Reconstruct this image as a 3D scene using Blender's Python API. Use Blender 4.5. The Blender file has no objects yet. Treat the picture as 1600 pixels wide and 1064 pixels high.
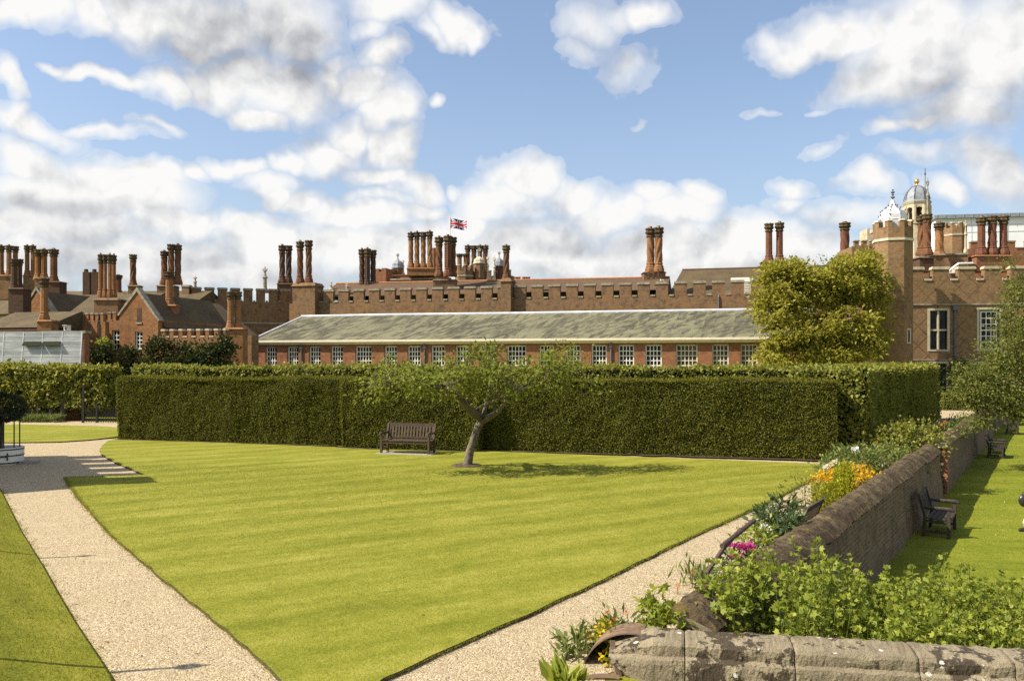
import bpy, math, random
import numpy as np
from mathutils import Vector, noise as mnoise
random.seed(7); RNG = np.random.default_rng(7)
C = bpy.context.scene.collection
PI = math.pi
# ---------------------------------------------------------------- camera model (level camera, lens shift)
F, H, HY = 1300.0, 3.05, 565.0
def at(px, py, Y):
    return ((px-800)/F*Y, Y, H+(HY-py)/F*Y)
def gp(px, py, z=0.0):
    Y = F*(H-z)/(py-HY); return ((px-800)/F*Y, Y)
def zz(py, Y): return H+(HY-py)/F*Y
def xx(px, Y): return (px-800)/F*Y
# ---------------------------------------------------------------- object helpers
WL = {}
def tag(o, label=None, cat=None, group=None, kind=None):
    if label: o['label'] = label
    if cat: o['category'] = cat
    if group: o['group'] = group
    if kind: o['kind'] = kind
    return o
def empty(name, loc, label=None, cat=None, group=None):
    o = bpy.data.objects.new(name, None); C.objects.link(o); o.location = loc
    o.empty_display_size = .2; WL[o] = Vector(loc)
    return tag(o, label, cat, group)
def link(name, me, mat, parent=None, smooth=False):
    o = bpy.data.objects.new(name, me); C.objects.link(o)
    for m in (mat if isinstance(mat, (list, tuple)) else [mat]): me.materials.append(m)
    if smooth: me.polygons.foreach_set('use_smooth', [True]*len(me.polygons))
    if parent is not None:
        o.parent = parent; WL[o] = WL[parent]
    else: WL[o] = Vector((0, 0, 0))
    return o
class Fr:                                   # local frame: x along a facade, y away from the viewer, z up
    def __init__(s, x, y, z=0, ang=0):
        s.o = (x, y, z); s.c = math.cos(ang); s.s = math.sin(ang); s.ang = ang
    def __call__(s, p):
        x, y, z = p
        return (s.o[0]+x*s.c-y*s.s, s.o[1]+x*s.s+y*s.c, s.o[2]+z)
    def sub(s, x, y, z=0, ang=0):
        p = s((x, y, z)); return Fr(p[0], p[1], p[2], s.ang+ang)
W0 = Fr(0, 0, 0, 0)
class MB:
    def __init__(s): s.v = []; s.f = []; s.mi = []; s.cur = 0
    def add(s, vs, fs):
        n = len(s.v); s.v += [tuple(p) for p in vs]
        for f in fs: s.f.append([n+i for i in f]); s.mi.append(s.cur)
    def box(s, fr, x0, x1, y0, y1, z0, z1):
        P = [fr(p) for p in ((x0,y0,z0),(x1,y0,z0),(x1,y1,z0),(x0,y1,z0),(x0,y0,z1),(x1,y0,z1),(x1,y1,z1),(x0,y1,z1))]
        s.add(P, [(0,1,5,4),(1,2,6,5),(2,3,7,6),(3,0,4,7),(4,5,6,7),(3,2,1,0)])
    def prism(s, fr, poly, y0, y1):         # polygon in local x,z extruded along y
        n = len(poly)
        P = [fr((x, y0, z)) for x, z in poly]+[fr((x, y1, z)) for x, z in poly]
        s.add(P, [tuple(range(n)), tuple(range(2*n-1, n-1, -1))]+[((i+1) % n, i, n+i, n+(i+1) % n) for i in range(n)])
    def vprism(s, fr, poly, z0, z1, top=None):   # polygon in local x,y extruded in z
        n = len(poly); top = top or poly
        P = [fr((x, y, z0)) for x, y in poly]+[fr((x, y, z1)) for x, y in top]
        s.add(P, [tuple(range(n-1, -1, -1)), tuple(range(n, 2*n))]+[(i, (i+1) % n, n+(i+1) % n, n+i) for i in range(n)])
    def lathe(s, c, prof, n=8, rot=None, lobes=0, amp=0, twist=0, sq=False):
        rot = PI/n if rot is None else rot
        P = []
        for r, z in prof:
            for i in range(n):
                a = rot+2*PI*i/n
                rr = r*(1+amp*math.cos(lobes*a+twist*z)) if lobes else r
                P.append((c[0]+rr*math.cos(a), c[1]+rr*math.sin(a), c[2]+z))
        k = len(prof); fs = [(j*n+i, j*n+(i+1) % n, (j+1)*n+(i+1) % n, (j+1)*n+i) for j in range(k-1) for i in range(n)]
        fs += [tuple(range(n-1, -1, -1)), tuple((k-1)*n+i for i in range(n))]
        s.add(P, fs)
    def tube(s, pts, rad, n=8):
        pts = [Vector(p) for p in pts]; k = len(pts)
        if not isinstance(rad, (list, tuple)): rad = [rad]*k
        P = []; up = Vector((.31, .17, .93))
        for j, p in enumerate(pts):
            d = (pts[min(j+1, k-1)]-pts[max(j-1, 0)]).normalized()
            a = d.cross(up); a = a.normalized() if a.length > 1e-3 else d.orthogonal().normalized()
            b = d.cross(a)
            for i in range(n):
                t = 2*PI*i/n; P.append(p+(a*math.cos(t)+b*math.sin(t))*rad[j])
        fs = [(j*n+i, j*n+(i+1) % n, (j+1)*n+(i+1) % n, (j+1)*n+i) for j in range(k-1) for i in range(n)]
        fs += [tuple(range(n-1, -1, -1)), tuple((k-1)*n+i for i in range(n))]
        s.add(P, fs)
    def bar(s, a, b, w, h):                 # rectangular bar between two points
        a = Vector(a); b = Vector(b); d = (b-a).normalized()
        sd = d.cross(Vector((0, 0, 1))); sd = sd.normalized() if sd.length > 1e-3 else Vector((1, 0, 0))
        u = sd.cross(d).normalized(); P = []
        for p in (a, b):
            for i, j in ((-1,-1),(1,-1),(1,1),(-1,1)): P.append(p+sd*(i*w/2)+u*(j*h/2))
        s.add(P, [(0,1,2,3),(7,6,5,4),(0,4,5,1),(1,5,6,2),(2,6,7,3),(3,7,4,0)])
    def ball(s, c, r, n=8, m=6, sc=(1,1,1)):
        P = [(c[0], c[1], c[2]-r*sc[2])]
        for j in range(1, m):
            t = PI*j/m
            for i in range(n):
                a = 2*PI*i/n; P.append((c[0]+r*sc[0]*math.sin(t)*math.cos(a), c[1]+r*sc[1]*math.sin(t)*math.sin(a), c[2]-r*sc[2]*math.cos(t)))
        P.append((c[0], c[1], c[2]+r*sc[2])); L = len(P)-1
        fs = [(0, 1+(i+1) % n, 1+i) for i in range(n)]
        fs += [(1+j*n+i, 1+j*n+(i+1) % n, 1+(j+1)*n+(i+1) % n, 1+(j+1)*n+i) for j in range(m-2) for i in range(n)]
        fs += [(1+(m-2)*n+i, 1+(m-2)*n+(i+1) % n, L) for i in range(n)]
        s.add(P, fs)
    def wall(s, fr, x0, x1, z0, z1, th, holes=(), rev=.18):   # wall with real openings; holes are (xa, xb, za, zb)
        xs = sorted({x0, x1, *[h[0] for h in holes], *[h[1] for h in holes]})
        zs = sorted({z0, z1, *[h[2] for h in holes], *[h[3] for h in holes]})
        for i in range(len(xs)-1):
            for j in range(len(zs)-1):
                cx, cz = (xs[i]+xs[i+1])/2, (zs[j]+zs[j+1])/2
                if any(h[0] < cx < h[1] and h[2] < cz < h[3] for h in holes): continue
                s.add([fr(p) for p in ((xs[i],0,zs[j]),(xs[i+1],0,zs[j]),(xs[i+1],0,zs[j+1]),(xs[i],0,zs[j+1]))], [(0,1,2,3)])
        for a, b, c, d in holes:
            q = [(a,c),(b,c),(b,d),(a,d)]
            s.add([fr((x,0,z)) for x, z in q]+[fr((x,rev+.1,z)) for x, z in q], [((i+1) % 4, i, 4+i, 4+(i+1) % 4) for i in range(4)])
        P = [fr(p) for p in ((x0,0,z0),(x1,0,z0),(x1,th,z0),(x0,th,z0),(x0,0,z1),(x1,0,z1),(x1,th,z1),(x0,th,z1))]
        s.add(P, [(1,2,6,5),(2,3,7,6),(3,0,4,7),(4,5,6,7)])
    def build(s, name, mat, parent=None, smooth=False, uvfr=None):
        off = WL[parent] if parent is not None else Vector((0, 0, 0))
        me = bpy.data.meshes.new(name)
        V = np.array(s.v, float)
        me.from_pydata([tuple(p) for p in (V-np.array(off))], [], s.f)
        me.polygons.foreach_set('material_index', s.mi)
        uv = me.uv_layers.new(name='metric'); data = np.zeros((len(me.loops), 2)); k = 0
        for f in s.f:                       # planar metric mapping per face
            a, b, c = V[f[0]], V[f[1]], V[f[2]]
            nn = np.cross(b-a, c-a)
            if len(f) > 3: nn = nn+np.cross(c-a, V[f[3]]-a)
            l = np.linalg.norm(nn); nn = nn/l if l > 1e-12 else np.array((0, 0, 1.))
            if abs(nn[2]) > .97: t = np.array((1., 0, 0)); u = np.array((0, 1., 0))
            else:
                t = np.array((-nn[1], nn[0], 0)); t /= np.linalg.norm(t); u = np.cross(nn, t)
            for i in f:
                if uvfr is not None: dx, dy = V[i][0]-uvfr.o[0], V[i][1]-uvfr.o[1]; data[k] = (dx*uvfr.c+dy*uvfr.s, V[i][2])
                else: data[k] = (V[i]@t, V[i]@u)
                k += 1
        uv.data.foreach_set('uv', data.ravel().astype(np.float32))
        o = link(name, me, mat, parent, smooth)
        return o
def raw_mesh(name, V, quads, mat, parent=None, smooth=False):
    off = np.array(WL[parent]) if parent is not None else np.zeros(3)
    V = np.asarray(V, np.float32)-off.astype(np.float32); Q = np.asarray(quads, np.int32); k = Q.shape[1]
    me = bpy.data.meshes.new(name)
    me.vertices.add(len(V)); me.vertices.foreach_set('co', V.ravel())
    me.loops.add(Q.size); me.loops.foreach_set('vertex_index', Q.ravel())
    me.polygons.add(len(Q)); me.polygons.foreach_set('loop_start', np.arange(0, Q.size, k, dtype=np.int32))
    me.update(calc_edges=True); me.validate()
    return link(name, me, mat, parent, smooth)
def nrm(a): return a/np.maximum(np.linalg.norm(a, axis=1, keepdims=True), 1e-9)
def leaf_arrays(P, A, L, W, droop=.0, fold=.12, face=None, loose=.7):
    """rhombic leaves at P growing along A, their blades turned roughly towards FACE; returns vertices and quads"""
    n = len(P); P = np.asarray(P, float); A = nrm(np.asarray(A, float))
    L = np.broadcast_to(L, (n,))[:, None]*RNG.uniform(.6, 1.3, (n, 1)); W = np.broadcast_to(W, (n,))[:, None]*RNG.uniform(.7, 1.25, (n, 1))
    R = nrm(RNG.normal(size=(n, 3)))
    if face is not None: R = nrm(nrm(np.asarray(face, float))+R*loose)
    S = nrm(np.cross(A, R)); N = np.cross(S, A)
    D = np.array((0, 0, -1.0))*droop
    m = P+A*L*.45+N*W*fold
    V = np.stack([P, m+S*W*.5, P+A*L+D*L, m-S*W*.5], 1).reshape(-1, 3)
    Q = np.arange(4*n).reshape(n, 4)
    return V, Q
def leaves(name, P, A, L, W, mat, parent=None, droop=0., face=None, loose=.7):
    V, Q = leaf_arrays(P, A, L, W, droop, .12, face, loose); return raw_mesh(name, V, Q, mat, parent)
def vnoise(P, s, seed=0.):
    return np.array([mnoise.noise(Vector((p[0]*s+seed, p[1]*s-seed, p[2]*s+seed*.5))) for p in P])
# ---------------------------------------------------------------- materials
def newmat(name):
    m = bpy.data.materials.new(name); m.use_nodes = True; nt = m.node_tree; nt.nodes.clear()
    out = nt.nodes.new('ShaderNodeOutputMaterial'); return m, nt, out
class NT:
    def __init__(s, nt): s.nt = nt
    def n(s, typ, **kw):
        d = s.nt.nodes.new(typ)
        for k, v in kw.items(): setattr(d, k, v)
        return d
    def l(s, a, b): s.nt.links.new(a, b)
    def put(s, sock, v):
        if isinstance(v, bpy.types.NodeSocket): s.l(v, sock)
        else: sock.default_value = v
    def math(s, op, a, b=0., c=None, clamp=False):
        d = s.n('ShaderNodeMath', operation=op, use_clamp=clamp); s.put(d.inputs[0], a); s.put(d.inputs[1], b)
        if c is not None: s.put(d.inputs[2], c)
        return d.outputs[0]
    def vmath(s, op, a, b=(0, 0, 0), c=None):
        d = s.n('ShaderNodeVectorMath', operation=op); s.put(d.inputs[0], a); s.put(d.inputs[1], b)
        if c is not None: s.put(d.inputs[2], c)
        return d.outputs['Value' if op in ('LENGTH', 'DOT_PRODUCT') else 'Vector']
    def noise(s, vec, scale, detail=4, rough=.55, dist=0.):
        d = s.n('ShaderNodeTexNoise'); s.l(vec, d.inputs['Vector']); d.inputs['Scale'].default_value = scale
        d.inputs['Detail'].default_value = detail; d.inputs['Roughness'].default_value = rough; d.inputs['Distortion'].default_value = dist
        return d.outputs['Fac']
    def ramp(s, fac, stops, interp='LINEAR'):
        d = s.n('ShaderNodeValToRGB'); s.l(fac, d.inputs[0]); r = d.color_ramp; r.interpolation = interp
        while len(r.elements) < len(stops): r.elements.new(.5)
        for e, (p, c) in zip(r.elements, stops):
            e.position = p; e.color = (*c, 1) if len(c) == 3 else c
        return d.outputs[0]
    def mix(s, fac, a, b, blend='MIX'):
        d = s.n('ShaderNodeMix', data_type='RGBA', blend_type=blend); s.put(d.inputs[0], fac)
        for sk, v in ((d.inputs[6], a), (d.inputs[7], b)):
            s.put(sk, (*v, 1) if isinstance(v, tuple) and len(v) == 3 else v)
        return d.outputs[2]
    def maprange(s, v, a, b, c=0., d=1., t='LINEAR'):
        m = s.n('ShaderNodeMapRange', interpolation_type=t); s.put(m.inputs[0], v)
        for i, q in zip((1, 2, 3, 4), (a, b, c, d)): s.put(m.inputs[i], q)
        return m.outputs[0]
    def pos(s): return s.n('ShaderNodeNewGeometry').outputs['Position']
    def uv(s): return s.n('ShaderNodeUVMap').outputs[0]
    def scale(s, v, sc): return s.vmath('MULTIPLY', v, sc)
    def bump(s, h, st, dist=.02):
        d = s.n('ShaderNodeBump'); s.l(h, d.inputs['Height']); d.inputs['Strength'].default_value = st; d.inputs['Distance'].default_value = dist
        return d.outputs[0]
    def pbsdf(s, out, col, rough=.8, metal=0., normal=None, spec=.3):
        b = s.n('ShaderNodeBsdfPrincipled'); s.put(b.inputs['Base Color'], (*col, 1) if isinstance(col, tuple) else col)
        s.put(b.inputs['Roughness'], rough); b.inputs['Metallic'].default_value = metal; b.inputs['Specular IOR Level'].default_value = spec
        if normal is not None: s.l(normal, b.inputs['Normal'])
        s.l(b.outputs[0], out.inputs[0]); return b
M = {}
def simple(name, c, rough=.7, metal=0., var=.25, sc=6., bump=.0, spec=.3):
    m, nt, out = newmat(name); t = NT(nt); p = t.pos()
    f = t.noise(p, sc, 5, .6)
    col = t.mix(t.maprange(f, .3, .7), tuple(x*(1-var) for x in c), tuple(min(1, x*(1+var)) for x in c))
    t.pbsdf(out, col, rough, metal, t.bump(f, bump, .02) if bump else None, spec); M[name] = m; return m
def brickmat(name, c1, c2, mortar, patch, diaper=False, scale=1.0, dirt=.5):
    m, nt, out = newmat(name); t = NT(nt); uv = t.uv(); p = t.pos()
    b = t.n('ShaderNodeTexBrick'); t.l(t.scale(uv, (scale, scale, scale)), b.inputs['Vector'])
    b.inputs['Scale'].default_value = 1.0; b.inputs['Mortar Size'].default_value = .008; b.inputs['Mortar Smooth'].default_value = .3
    b.inputs['Brick Width'].default_value = .235; b.inputs['Row Height'].default_value = .078
    b.inputs['Color1'].default_value = (*c1, 1); b.inputs['Color2'].default_value = (*c2, 1); b.inputs['Mortar'].default_value = (*mortar, 1); b.inputs['Bias'].default_value = -.1
    big = t.noise(p, .35, 5, .6); mid = t.noise(p, 2.2, 4, .7); fine = t.noise(t.scale(p, (1, 1, 2.2)), 7., 3, .8)
    col = t.mix(t.maprange(big, .42, .68, 0, .75), b.outputs[0], patch)
    col = t.mix(t.maprange(fine, .53, .70, 0, .7), col, tuple(x*.30 for x in c1))
    col = t.mix(t.maprange(fine, .46, .30, 0, .6), col, tuple(min(1, x*1.9+.02) for x in c2))
    blot = t.noise(p, 1.1, 5, .7); col = t.mix(t.maprange(blot, .52, .66, 0, .55*dirt), col, tuple(x*.42+.01 for x in c1)); col = t.mix(t.maprange(blot, .46, .34, 0, .4), col, (min(.45, c1[0]*1.25), c1[1]*1.05, c1[2]*.85))
    col = t.mix(t.maprange(mid, .5, .78, 0, dirt), col, tuple(x*.3+.012 for x in c1))
    if diaper:
        sp = t.n('ShaderNodeSeparateXYZ'); t.l(uv, sp.inputs[0])
        a = t.math('ADD', sp.outputs[0], sp.outputs[1]); d = t.math('SUBTRACT', sp.outputs[0], sp.outputs[1])
        def line(v): return t.math('LESS_THAN', t.math('ABSOLUTE', t.math('SUBTRACT', t.math('FRACT', t.math('MULTIPLY', v, .72)), .5)), .045)
        k = t.math('MAXIMUM', line(a), line(d)); k = t.math('MULTIPLY', k, t.maprange(big, .38, .62, .05, .62))
        col = t.mix(k, col, tuple(x*.25 for x in c1))
    t.pbsdf(out, col, .9, 0, t.bump(t.math('ADD', b.outputs[1], t.math('MULTIPLY', mid, -.6)), .5, .02), .15); M[name] = m
def leafmat(name, c0, c1, c2, trans=.3, gloss=.5, sheen=0.12, patch=None):
    m, nt, out = newmat(name); t = NT(nt); g = t.n('ShaderNodeNewGeometry')
    col = t.ramp(g.outputs['Random Per Island'], [(0, c0), (.55, c1), (1, c2)])
    f = t.noise(g.outputs['Position'], 1.1, 3, .5)
    col = t.mix(t.maprange(f, .35, .7, 0, .55), col, patch or tuple(x*.62 for x in c1))
    d = t.n('ShaderNodeBsdfDiffuse'); t.l(col, d.inputs[0]); tr = t.n('ShaderNodeBsdfTranslucent')
    t.l(t.mix(.5, col, tuple(min(1., x*1.6) for x in c2)), tr.inputs[0])
    mx = t.n('ShaderNodeMixShader'); mx.inputs[0].default_value = trans; t.l(d.outputs[0], mx.inputs[1]); t.l(tr.outputs[0], mx.inputs[2])
    gl = t.n('ShaderNodeBsdfGlossy'); gl.inputs[0].default_value = (.9, .9, .85, 1); gl.inputs['Roughness'].default_value = gloss
    m2 = t.n('ShaderNodeMixShader'); m2.inputs[0].default_value = sheen*.5; t.l(mx.outputs[0], m2.inputs[1]); t.l(gl.outputs[0], m2.inputs[2])
    t.l(m2.outputs[0], out.inputs[0]); M[name] = m
brickmat('brick_orange', (.30,.14,.054), (.20,.092,.037), (.25,.18,.11), (.17,.085,.037), dirt=.6)
brickmat('brick_brown', (.215,.128,.066), (.125,.075,.042), (.22,.175,.12), (.235,.135,.062), dirt=1.)
brickmat('brick_wing', (.25,.150,.074), (.175,.105,.053), (.25,.19,.125), (.19,.125,.068), diaper=True, dirt=.65)
brickmat('brick_tower', (.255,.153,.074), (.175,.105,.052), (.25,.19,.125), (.195,.128,.068), dirt=.7)
brickmat('brick_red', (.30,.118,.054), (.165,.07,.038), (.29,.195,.125), (.18,.10,.058), dirt=.7)
brickmat('brick_dark', (.09,.052,.033), (.06,.037,.025), (.095,.072,.055), (.125,.066,.034), dirt=.6)
brickmat('brick_shaft', (.19,.082,.036), (.12,.054,.028), (.16,.10,.06), (.10,.054,.03), dirt=.8)
brickmat('brick_shaft_red', (.18,.068,.04), (.12,.05,.033), (.145,.08,.055), (.115,.055,.038), dirt=.65)
brickmat('brick_crown', (.095,.06,.033), (.065,.044,.026), (.10,.08,.05), (.12,.10,.045), dirt=.6)
brickmat('brick_garden', (.17,.112,.066), (.082,.058,.038), (.26,.22,.155), (.14,.11,.076), dirt=.8)
simple('stone', (.42,.36,.25), .85, var=.3, sc=3, bump=.3)
simple('stone_cap', (.25,.22,.16), .9, var=.45, sc=4, bump=.4)
simple('stone_pale', (.44,.38,.27), .85, var=.2, sc=4, bump=.2)
simple('lead', (.20,.22,.25), .55, var=.25, sc=2.5, spec=.5)
simple('lead_white', (.50,.51,.54), .5, var=.25, sc=2., spec=.5)
simple('white_paint', (.72,.70,.64), .5, var=.06, sc=3)
simple('cream_paint', (.62,.56,.43), .5, var=.08, sc=3)
simple('sheeting', (.72,.73,.78), .5, var=.05, sc=.6)
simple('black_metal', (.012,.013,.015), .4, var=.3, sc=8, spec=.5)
simple('pipe_grey', (.10,.105,.12), .5, var=.3, sc=4)
simple('gold', (.85,.55,.12), .3, 1., var=.1)
simple('rust', (.19,.125,.085), .75, .25, var=.35, sc=9, bump=.2)
simple('bark', (.13,.108,.08), .9, var=.45, sc=9, bump=.9)
simple('bark_dark', (.07,.055,.04), .9, var=.4, sc=7, bump=.8)
simple('soil', (.07,.052,.03), .95, var=.45, sc=10, bump=.8)
simple('terracotta', (.30,.13,.065), .85, var=.3, sc=6)
simple('paving', (.28,.26,.22), .9, var=.25, sc=5, bump=.3)
simple('flag_red', (.55,.02,.03), .8, var=.05); simple('flag_white', (.75,.75,.75), .8, var=.03); simple('flag_blue', (.015,.03,.16), .8, var=.05)
simple('skin', (.5,.3,.22), .6, var=.06, sc=12); simple('trousers', (.62,.52,.38), .85, var=.1, sc=14, bump=.2)
simple('shirt', (.25,.3,.4), .85, var=.1, sc=14, bump=.2); simple('shoe', (.035,.03,.03), .5, var=.3); simple('leather', (.022,.018,.02), .3, var=.3, spec=.6); simple('hair', (.06,.035,.02), .7, var=.4, sc=20)
def glassmat(name, c, rough=.12):
    m, nt, out = newmat(name); t = NT(nt); p = t.pos(); f = t.noise(p, 1.4, 3, .6)
    col = t.mix(t.maprange(f, .4, .65), c, tuple(x*2.6 for x in c))
    t.pbsdf(out, col, rough, 0, t.bump(t.noise(p, 2.5, 2, .5), .12, .05), .14); M[name] = m
glassmat('glass', (.012,.012,.013)); glassmat('glass_olive', (.045,.042,.03))
def greenhouse_glass():
    m, nt, out = newmat('greenhouse_glass'); t = NT(nt); p = t.pos()
    f = t.noise(t.scale(p, (.5, .5, 2.)), 1.2, 5, .65)
    col = t.mix(t.maprange(f, .35, .65), (.22,.235,.23), (.40,.415,.405))
    t.pbsdf(out, col, .4, 0, t.bump(t.noise(p, 2., 3, .5), .1, .05), .35); M['greenhouse_glass'] = m
greenhouse_glass()
def roofmat(name, c1, c2, c3, row=.16, streak=True):
    m, nt, out = newmat(name); t = NT(nt); uv = t.uv(); p = t.pos()
    b = t.n('ShaderNodeTexBrick'); t.l(uv, b.inputs['Vector']); b.inputs['Scale'].default_value = 1.
    b.inputs['Brick Width'].default_value = row*1.5; b.inputs['Row Height'].default_value = row; b.inputs['Mortar Size'].default_value = .012
    b.inputs['Color1'].default_value = (*c1, 1); b.inputs['Color2'].default_value = (*c2, 1); b.inputs['Mortar'].default_value = (*[x*.35 for x in c1], 1)
    col = b.outputs[0]
    if streak:                              # lichen washed down the slates in slanting streaks
        mp = t.n('ShaderNodeMapping'); t.l(uv, mp.inputs[0]); mp.inputs['Rotation'].default_value = (0, 0, math.radians(-48))
        s = t.noise(t.scale(mp.outputs[0], (.32, 1.5, 1)), 1.1, 7, .68, .4)
        col = t.mix(t.maprange(s, .46, .58, 0, .9), col, c3)
        col = t.mix(t.maprange(s, .49, .40, 0, .8), col, tuple(x*.45 for x in c1))
        k = t.noise(p, 2.2, 5, .7); col = t.mix(t.maprange(k, .56, .72, 0, .6), col, (.20,.195,.15))
    else:
        s = t.noise(p, .5, 6, .65); col = t.mix(t.maprange(s, .4, .65, 0, .8), col, c3)
    g = t.noise(p, 9., 3, .8); col = t.mix(t.maprange(g, .5, .75, 0, .45), col, tuple(x*.4 for x in c1))
    t.pbsdf(out, col, .85, 0, t.bump(t.math('ADD', b.outputs[1], t.math('MULTIPLY', g, -.8)), .6, .03), .2); M[name] = m
roofmat('slate', (.110,.105,.072), (.080,.077,.055), (.172,.165,.100))
roofmat('tile_brown', (.105,.075,.042), (.075,.056,.034), (.125,.095,.045), .14, False)
roofmat('tile_red', (.135,.078,.045), (.095,.06,.038), (.11,.08,.048), .14, False)
def woodmat(name, c, c2):
    m, nt, out = newmat(name); t = NT(nt); p = t.pos()
    f = t.noise(t.scale(p, (9, 9, 3)), 3., 5, .65); g = t.noise(p, 30., 3, .7)
    col = t.mix(t.maprange(f, .35, .65), c, c2); t.pbsdf(out, col, .7, 0, t.bump(g, .25, .01), .3); M[name] = m
woodmat('bench_wood', (.050,.032,.024), (.09,.062,.046)); woodmat('dark_wood', (.026,.019,.016), (.055,.04,.032))
leafmat('yew', (.066,.076,.008), (.112,.117,.011), (.185,.178,.018), .25, .7, .02, patch=(.088,.080,.011))
leafmat('lime', (.105,.13,.014), (.18,.195,.020), (.30,.28,.045), .35, .6, .05)
leafmat('magnolia', (.115,.13,.012), (.25,.24,.022), (.37,.33,.042), .45, .6, .05, patch=(.22,.215,.018))
leafmat('apple', (.085,.11,.014), (.145,.175,.022), (.25,.26,.045), .35, .7, .02)
leafmat('willowy', (.075,.095,.018), (.125,.145,.026), (.21,.22,.05), .3, .7, .02)
leafmat('ivy', (.014,.024,.007), (.024,.038,.009), (.065,.08,.014), .2, .6, .04)
leafmat('nettle', (.12,.165,.016), (.21,.255,.024), (.34,.36,.055), .4, .6, .04)
leafmat('border_leaf', (.07,.10,.018), (.12,.155,.028), (.21,.23,.06), .3, .6, .04)
leafmat('peony_leaf', (.025,.05,.012), (.045,.075,.02), (.095,.14,.045), .25, .6, .05)
leafmat('topiary', (.016,.022,.01), (.028,.036,.015), (.05,.058,.026), .15, .6, .03)
leafmat('spurge', (.20,.22,.014), (.33,.33,.018), (.44,.41,.04), .3, .6, .02, patch=(.25,.26,.016))
leafmat('wallflower', (.45,.22,.008), (.52,.32,.01), (.52,.42,.03), .3, .6, .02, patch=(.55,.24,.01))
leafmat('petal_white', (.6,.6,.55), (.75,.74,.7), (.8,.8,.78), .2, .6, .02, patch=(.7,.7,.65))
leafmat('petal_pink', (.38,.02,.16), (.5,.05,.26), (.6,.15,.38), .2, .6, .02, patch=(.45,.04,.22))
leafmat('petal_orange', (.5,.12,.02), (.6,.18,.05), (.62,.26,.10), .2, .6, .02, patch=(.5,.1,.02))
leafmat('turf', (.112,.13,.011), (.188,.19,.024), (.295,.27,.056), .3, .7, .01, patch=(.12,.13,.015))
leafmat('turf_bank', (.10,.11,.010), (.165,.165,.015), (.26,.235,.04), .3, .7, .01, patch=(.09,.095,.013))
leafmat('turf_low', (.105,.13,.010), (.16,.18,.015), (.23,.235,.03), .3, .7, .01, patch=(.12,.145,.011))
leafmat('dead_leaf', (.22,.10,.03), (.30,.15,.05), (.35,.22,.08), .2, .6, .02)
def grassmat(name, c0, c1, c2, ang, stripe=.9, amt=.5):
    m, nt, out = newmat(name); t = NT(nt); p = t.pos()
    mp = t.n('ShaderNodeMapping'); t.l(p, mp.inputs[0]); mp.inputs['Rotation'].default_value = (0, 0, ang)
    sp = t.n('ShaderNodeSeparateXYZ'); t.l(mp.outputs[0], sp.inputs[0])
    wob = t.noise(p, .5, 3, .5)
    w = t.math('SINE', t.math('ADD', t.math('MULTIPLY', sp.outputs[1], 2*PI/stripe), t.math('MULTIPLY', wob, 2.)))
    st = t.noise(t.scale(mp.outputs[0], (.42, 1.7, 1)), 1.5, 6, .68)
    big = t.noise(p, .22, 4, .6); fine = t.noise(p, 26., 3, .75); mid = t.noise(p, 5., 4, .7)
    v = t.math('ADD', t.math('MULTIPLY', w, .09*amt), t.math('ADD', t.math('SUBTRACT', t.math('MULTIPLY', st, .65), .0), t.math('MULTIPLY', big, .35)))
    v = t.math('ADD', v, t.math('MULTIPLY', t.math('SUBTRACT', fine, .5), .55)); v = t.math('ADD', v, t.math('MULTIPLY', t.math('SUBTRACT', mid, .5), .35))
    col = t.ramp(v, [(.28, c0), (.5, c1), (.74, c2)])
    h = t.math('ADD', fine, t.math('MULTIPLY', mid, .5))
    t.pbsdf(out, col, .9, 0, t.bump(h, .7, .03), .1); M[name] = m
grassmat('lawn_grass', (.110,.128,.011), (.184,.188,.023), (.285,.264,.054), -.56, 1.25, .6)
grassmat('bank_grass', (.085,.098,.009), (.15,.155,.014), (.24,.22,.035), .8, 3., .3)
grassmat('low_grass', (.085,.11,.009), (.145,.165,.014), (.21,.215,.03), .1, 2., .4)
def gravelmat():
    m, nt, out = newmat('gravel'); t = NT(nt); p = t.pos()
    v = t.n('ShaderNodeTexVoronoi'); t.l(p, v.inputs['Vector']); v.inputs['Scale'].default_value = 55.
    f = t.noise(p, 90., 3, .7); g = t.noise(p, .8, 5, .6); h = t.noise(p, 9., 4, .7)
    sp = t.n('ShaderNodeSeparateColor'); t.l(v.outputs['Color'], sp.inputs[0])
    col = t.ramp(sp.outputs[0], [(0, (.18,.135,.08)), (.35, (.35,.28,.172)), (.75, (.43,.355,.228)), (1, (.53,.46,.335))])
    col = t.mix(t.maprange(f, .55, .75, 0, .6), col, (.09,.065,.045)); col = t.mix(t.maprange(g, .4, .7, 0, .3), col, (.34,.265,.165))
    col = t.mix(t.maprange(h, .58, .75, 0, .4), col, (.20,.155,.10)); tk = t.noise(p, 2.6, 5, .7); col = t.mix(t.maprange(tk, .5, .7, 0, .35), col, (.26,.205,.135)); col = t.mix(t.maprange(tk, .42, .3, 0, .3), col, (.54,.46,.34))
    t.pbsdf(out, col, .95, 0, t.bump(t.math('ADD', t.math('MULTIPLY', v.outputs['Distance'], -1.), f), .8, .012), .1); M['gravel'] = m
gravelmat()
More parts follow.
